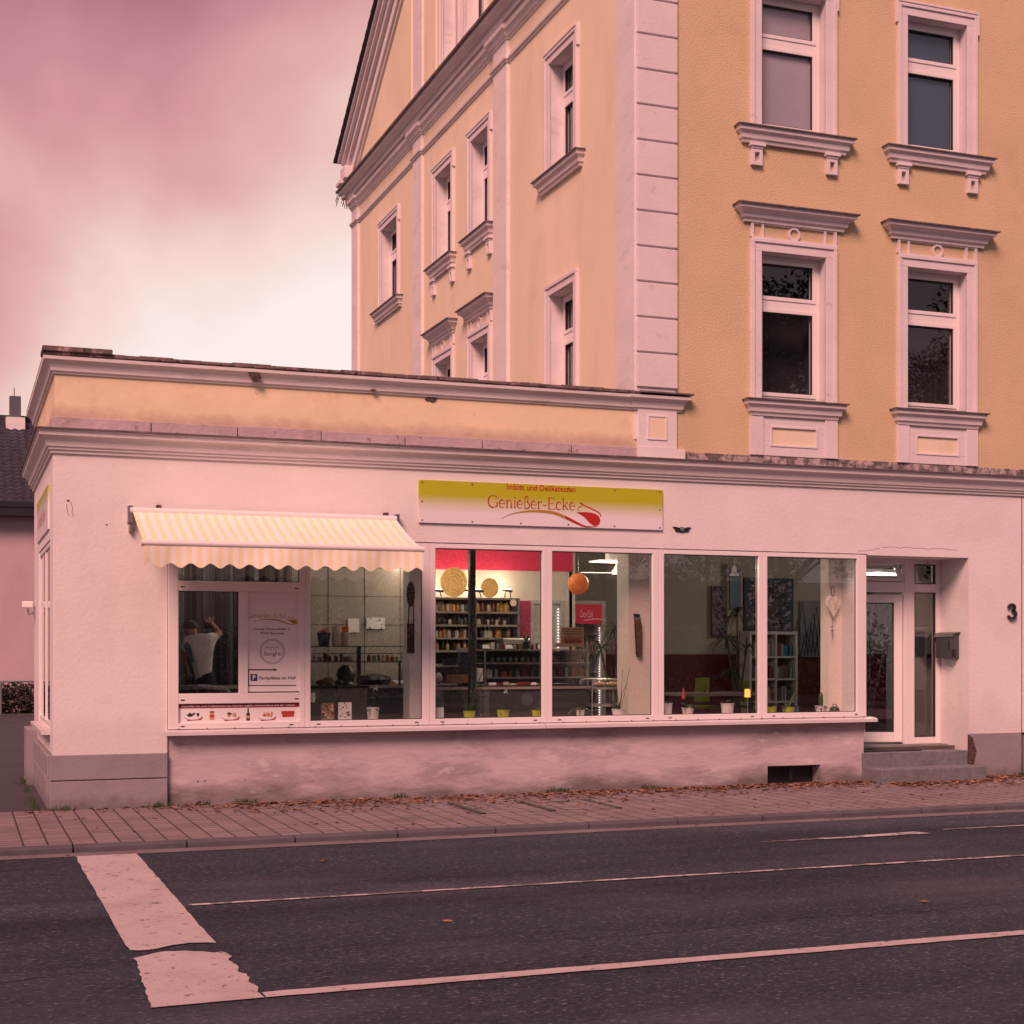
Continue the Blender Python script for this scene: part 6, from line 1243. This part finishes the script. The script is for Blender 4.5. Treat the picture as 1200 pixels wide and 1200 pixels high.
# ============================================================ across the street (seen reflected, and shading the front)
def tree_mesh(seed, H, R_, m):
    q = random.Random(seed); t = thing('street_tree', (0, 0, 0), '', 'tree'); tr_ = MB(); tr_.tube([(0, 0, -.1), (.1, .05, H*.3), (.0, .1, H*.55), (.1, 0, H*.85)], [.28, .2, .13, .04], 9); mb = MB()
    for k in range(16):
        a = q.uniform(0, 6.28); h = q.uniform(.3, .95)*H; rr_ = R_*q.uniform(.35, .85)*(1 if h < .7*H else .6); e_ = Vector((rr_*math.cos(a), rr_*math.sin(a), h)); tr_.tube([(0, .05, max(H*.25, h-rr_*.7)), e_*.6+Vector((0, 0, h*.38)), e_], [.08, .05, .02], 5)
        leafcloud(mb, e_, (R_*.42, R_*.42, R_*.34), 1000, .115, q)
    leafcloud(mb, (0, 0, H*.85), (R_*.5, R_*.5, R_*.4), 1200, .115, q)
    tr_.build('trunk', M_bark, t); mb.build('crown', m, t); return t
T1 = tree_mesh(1, 15, 4.6, M_foil); T2 = tree_mesh(2, 12, 4.0, M_foil2)
T1.location = (27, -30, 0); T1['label'] = 'tall green tree across the street to the right of the camera, nearest the house number'; T1['group'] = 'trees across the street'; T2['group'] = 'trees across the street'
T2.location = (11, -30, 0); T2['label'] = 'brown leaved tree across the street opposite the entrance'
for i, (src, loc, rz, sc) in enumerate(TREES): copy_tree((T1, T2)[src], loc=loc, rotz=rz, scale=sc, label=TLAB[i])
oh = thing('gabled_house', (14, -42, 0), 'pale house with dark gable roof across the street behind the camera', 'house')
MB().box((4, -46, -.1), (22, -38, 6)).build('wall', M_pink, oh); mb = MB(); mb.prism([(3.5, -37.5, 5.9), (3.5, -42, 10), (3.5, -46.5, 5.9)], (19, 0, 0)); mb.build('roof', M_roof, oh)
for k in range(5):
    for zz in (.9, 3.5): f = MB().box((5.5+k*3.4, -38.0, zz), (6.7+k*3.4, -37.95, zz+1.5)).build('window', M_dark, oh)
o2 = thing('flat_roofed_block', (-12, -44, 0), 'pale flat roofed block across the street left of the camera', 'house'); MB().box((-24, -50, -.1), (-4, -40, 8)).build('wall', M_pink, o2); MB().box((-24.3, -50.3, 8), (-3.7, -39.7, 8.3)).build('roof', M_roof, o2)
for k in range(6):
    for zz in (1, 4.3): MB().box((-22.5+k*3.1, -40, zz), (-21.2+k*3.1, -39.95, zz+1.6)).build('window', M_dark, o2)
o3 = thing('gabled_house', (34, -42, 0), 'long low pale house with dark roof, farther right across the street', 'house'); MB().box((25, -47, -.1), (50, -39, 2.8)).build('wall', pm('neighbour_plaster', (0, 0, 0)), o3); mb = MB(); mb.prism([(24.5, -38.5, 2.7), (24.5, -43, 4.9), (24.5, -47.5, 2.7)], (26, 0, 0)); mb.build('roof', M_roof, o3)
for k in range(6): MB().box((26.5+k*3.7, -39, 1.1), (28+k*3.7, -38.95, 2.6)).build('window', M_dark, o3)
# parked car
car = thing('parked_car', (17, -27, -.1), 'dark grey parked car across the street', 'car')
cx, cy_, cz_ = 17, -27, -.1
bodyp = [(-2.15, .35), (-2.2, .75), (-1.5, .92), (-.85, 1.40), (.7, 1.44), (1.45, .98), (2.15, .9), (2.2, .4)]
mb = MB(); mb.prism([(cx+a, cy_-.85, cz_+b) for a, b in bodyp], (0, 1.7, 0)); mb.build('body', pm('car_paint', (.05, .055, .07), .25, coat=1), car, bev=.06)
for s_ in (-1, 1):
    yb_ = cy_+s_*.855; MB().prism([(cx+a, yb_, cz_+b) for a, b in ((-1.25, .98), (-.8, 1.33), (.6, 1.36), (1.2, 1.0))], (0, .01*s_, 0)).build('window', M_dark, car)
    for wx in (-1.35, 1.35):
        wl = MB().lathe((cx+wx, cy_+s_*.80, cz_+.33), [(.2, -.1), (.33, -.09), (.33, .09), (.2, .1)], 24, 'y').build('wheel', M_dark, car, smooth=True); MB().lathe((cx+wx, cy_+s_*.90, cz_+.33), [(.2, -.012), (.18, .012)], 18, 'y').build('rim', M_steel, wl)

# far row of shrubs and trees that closes the view across the street
q = random.Random(50); mb = MB()
for k in range(46):
    x = -4+k*1.15; h = q.uniform(1.3, 2.6); leafcloud(mb, (x, -35.5+q.uniform(-.8, .8), h*.7), (1.3, 1.2, h*.8), 500, .13, q)
tag(mb.build('shrubs', M_foil), None, None, kind='stuff')

kl = thing('wall_lamp', (X(484, 2.9), 2.9, 3.05), 'warm lamp high on the tiled wall beside the grey pier, mostly hidden by the awning', 'lamp')
c = (X(484, 2.9), 2.9, 3.05); MB().lathe(c, [(.05, 0), (.06, .03), (.03, .08)], 14).build('shade', M_white, kl, smooth=True); MB().lathe((c[0], c[1], c[2]-.012), [(.04, 0), (.045, .01)], 12).build('bulb', M_bulb, kl); MB().tube([(c[0], 2.9, 3.12), (c[0], 3.3, 3.16)], .01, 6).build('arm', M_blk, kl)
ptlight('wall_lamp_light', (c[0], 2.9, 2.98), 14, (1, .72, .48), .05, kl)

# small goods on the counters and shelves
q = random.Random(91)
gcol = [('white', M_white), ('amber', jc[0]), ('red', jc[5]), ('cream', jc[3]), ('green', pm('green_pack', (.10, .18, .05), .5)), ('grey', pm('grey_pack', (.3, .3, .3), .5))]
def goods(n, xr, y, z, hr, what, where, wr=(.03, .07)):
    for k in range(n):
        nm, m = q.choice(gcol); h = q.uniform(*hr); w2 = q.uniform(*wr)/2; x = xr[0]+(xr[1]-xr[0])*(k+.5)/n
        if q.random() < .5: o = MB().lathe((0, 0, 0), [(w2, 0), (w2, h*.7), (w2*.6, h*.85), (w2*.6, h)], 10).build('jar', m, smooth=True); kd = 'jar'
        else: o = MB().box((-w2, -w2*.7, 0), (w2, w2*.7, h)).build('pack', m, bev=.003); kd = 'pack'
        o.location = (x, y+q.uniform(-.03, .03), z); tag(o, f'small {nm} {kd} {where}', kd, f'{nm} {kd}s {where}')
zg = onY(602, 800, 1.4)[2]; hg = onY(602, 761, 1.4)[2]-zg
goods(14, (X(572, 1.5), X(688, 1.5)), 1.6, zg+hg*.16+.002, (.06, .13), 'cabinet', 'on the lower shelf of the glazed counter cabinet')
goods(12, (X(570, 1.5), X(650, 1.5)), 1.62, zg+hg+.002, (.05, .10), 'cabinet_top', 'on top of the glazed counter cabinet')
goods(9, (X(362, 1.6), X(418, 1.6)), 1.75, z0d+(z1d-z0d)*.62+.002, (.05, .10), 'case', 'on the upper glass shelf of the display case')
goods(8, (X(430, 2.2), X(474, 2.2)), 2.2, rz2+.002, (.05, .09), 'shelf', 'on the glass shelf over the work counter')
goods(7, (X(572, 1.2), X(630, 1.2)), 1.2, zc+.002, (.02, .05), 'counter', 'on the front of the sales counter', (.06, .12))
cm2 = thing('coffee_machine', (X(604, 3.2), 3.2, 1.4), 'steel coffee machine with black front below the wall shelf', 'coffee machine')
a = onY(590, 770, 3.2); b = onY(622, 748, 3.2); MB().box((a[0], 3.2, a[2]-.1), (b[0], 3.6, b[2])).build('body', M_steel, cm2, bev=.015); MB().box((a[0]+.05, 3.18, a[2]), (b[0]-.05, 3.2, b[2]-.08)).build('front', M_blk, cm2, bev=.005)
for k in range(2): MB().tube([(a[0]+.12+k*.16, 3.18, a[2]+.08), (a[0]+.12+k*.16, 3.08, a[2]+.06)], .015, 6).build('spout', M_steel, cm2)
bcn = thing('back_counter', (X(560, 3.1), 3.1, .42), 'low back counter under the wall shelf unit', 'counter'); MB().box((4.95, 3.12, .42), (7.0, 3.95, a[2]-.1)).build('cabinet', pm('case_base', (0, 0, 0)), bcn); MB().box((4.93, 3.08, a[2]-.1), (7.02, 3.97, a[2]-.1+.0)).build('top', M_steel, bcn) if False else None

# hairline cracks and small chips in the shop wall
q = random.Random(6); mb = MB()
for (u, v, du, dv, n_) in ((78, 590, 2, 14, 7), (83, 588, 3, 18, 6), (1005, 646, 26, -3, 9), (1032, 641, 90, 3, 16), (250, 640, 1, 12, 5)):
    P = [onY(u+du*i/n_+q.uniform(-.8, .8), v+dv*i/n_+q.uniform(-.8, .8), -.001) for i in range(n_+1)]
    ribbon(mb, [(p[0], p[2]) for p in P], .0045, lambda a_, z_: (a_, -.0015, z_))
mb.build('hairline_cracks', M_brickh, shop)
for (u, v, w_) in ((80, 587, 4), (125, 615, 3), (232, 916, 3), (240, 915, 2.5), (287, 914, 2)):
    yy = -.0015 if v < 700 else .0335; c = onY(u, v, yy); mb = MB(); mb.add([(c[0]+w_*.005*q.uniform(.5, 1.1)*math.cos(t), yy, c[2]+w_*.004*q.uniform(.5, 1.1)*math.sin(t)) for t in [2*math.pi*k/9 for k in range(9)]], [tuple(range(9))]); mb.build('plaster_chip', M_brickh, shop)

# added ceiling lamps above the view, put in to brighten counters, goods and person
for (x, y, en, lab) in ((5.9, 1.6, 30, 'added square ceiling lamp, out of view, brightening the sales counter'), (4.0, 1.2, 16, 'added square ceiling lamp, out of view, brightening the display case'), (1.9, 1.1, 9, 'added square ceiling lamp, out of view, brightening the person in the serving room')):
    t = thing('ceiling_lamp', (x, y, 3.36), lab, 'lamp'); MB().box((x-.15, y-.15, 3.36), (x+.15, y+.15, 3.40)).build('housing', M_white, t); MB().box((x-.12, y-.12, 3.352), (x+.12, y+.12, 3.36)).build('diffuser', pm('ceiling_panel', (1, 1, 1)), t)
    ptlight('ceiling_lamp_light', (x, y, 3.25), en, (1, .84, .70), .12, t)
# polished wheel tracks in the asphalt
t = M_asph.node_tree; N = t.nodes.new; L = t.links.new; b = t.nodes['Principled BSDF']; g = N('ShaderNodeNewGeometry'); mm = N('ShaderNodeMapping'); mm.inputs['Scale'].default_value = (.05, 1.1, 1); L(g.outputs['Position'], mm.inputs[0])
n_ = N('ShaderNodeTexNoise'); n_.inputs['Scale'].default_value = 1; n_.inputs['Detail'].default_value = 5; L(mm.outputs[0], n_.inputs['Vector']); mr = N('ShaderNodeMapRange'); mr.inputs[1].default_value = .35; mr.inputs[2].default_value = .65; mr.inputs[3].default_value = .62; mr.inputs[4].default_value = 1.25; L(n_.outputs[0], mr.inputs[0])
old = b.inputs['Base Color'].links[0].from_socket; vm = N('ShaderNodeVectorMath'); vm.operation = 'SCALE'; L(old, vm.inputs[0]); L(mr.outputs[0], vm.inputs['Scale']); L(vm.outputs[0], b.inputs['Base Color'])
q = random.Random(61); mb = MB()
for (x0, y0, x1, y1) in ((-6, -4.3, -.2, -4.05), (1.6, -8.35, 9, -8.1), (.7, -5.2, 3.4, -5.45), (4.5, -7.1, 4.9, -5.9), (-3, -8.6, -.3, -8.3)):
    n = int(Vector((x1-x0, y1-y0)).length/.08); P = [(x0+(x1-x0)*i/n+q.uniform(-.015, .015), y0+(y1-y0)*i/n+.05*math.sin(i*.23)+q.uniform(-.015, .015)) for i in range(n+1)]
    ribbon(mb, P, [q.uniform(.004, .013) for _ in P], lambda a_, b_: (a_, b_, ZR+.003))
struct(mb.build('road_cracks', pm('crack_dark', (.02, .02, .022), .9)))
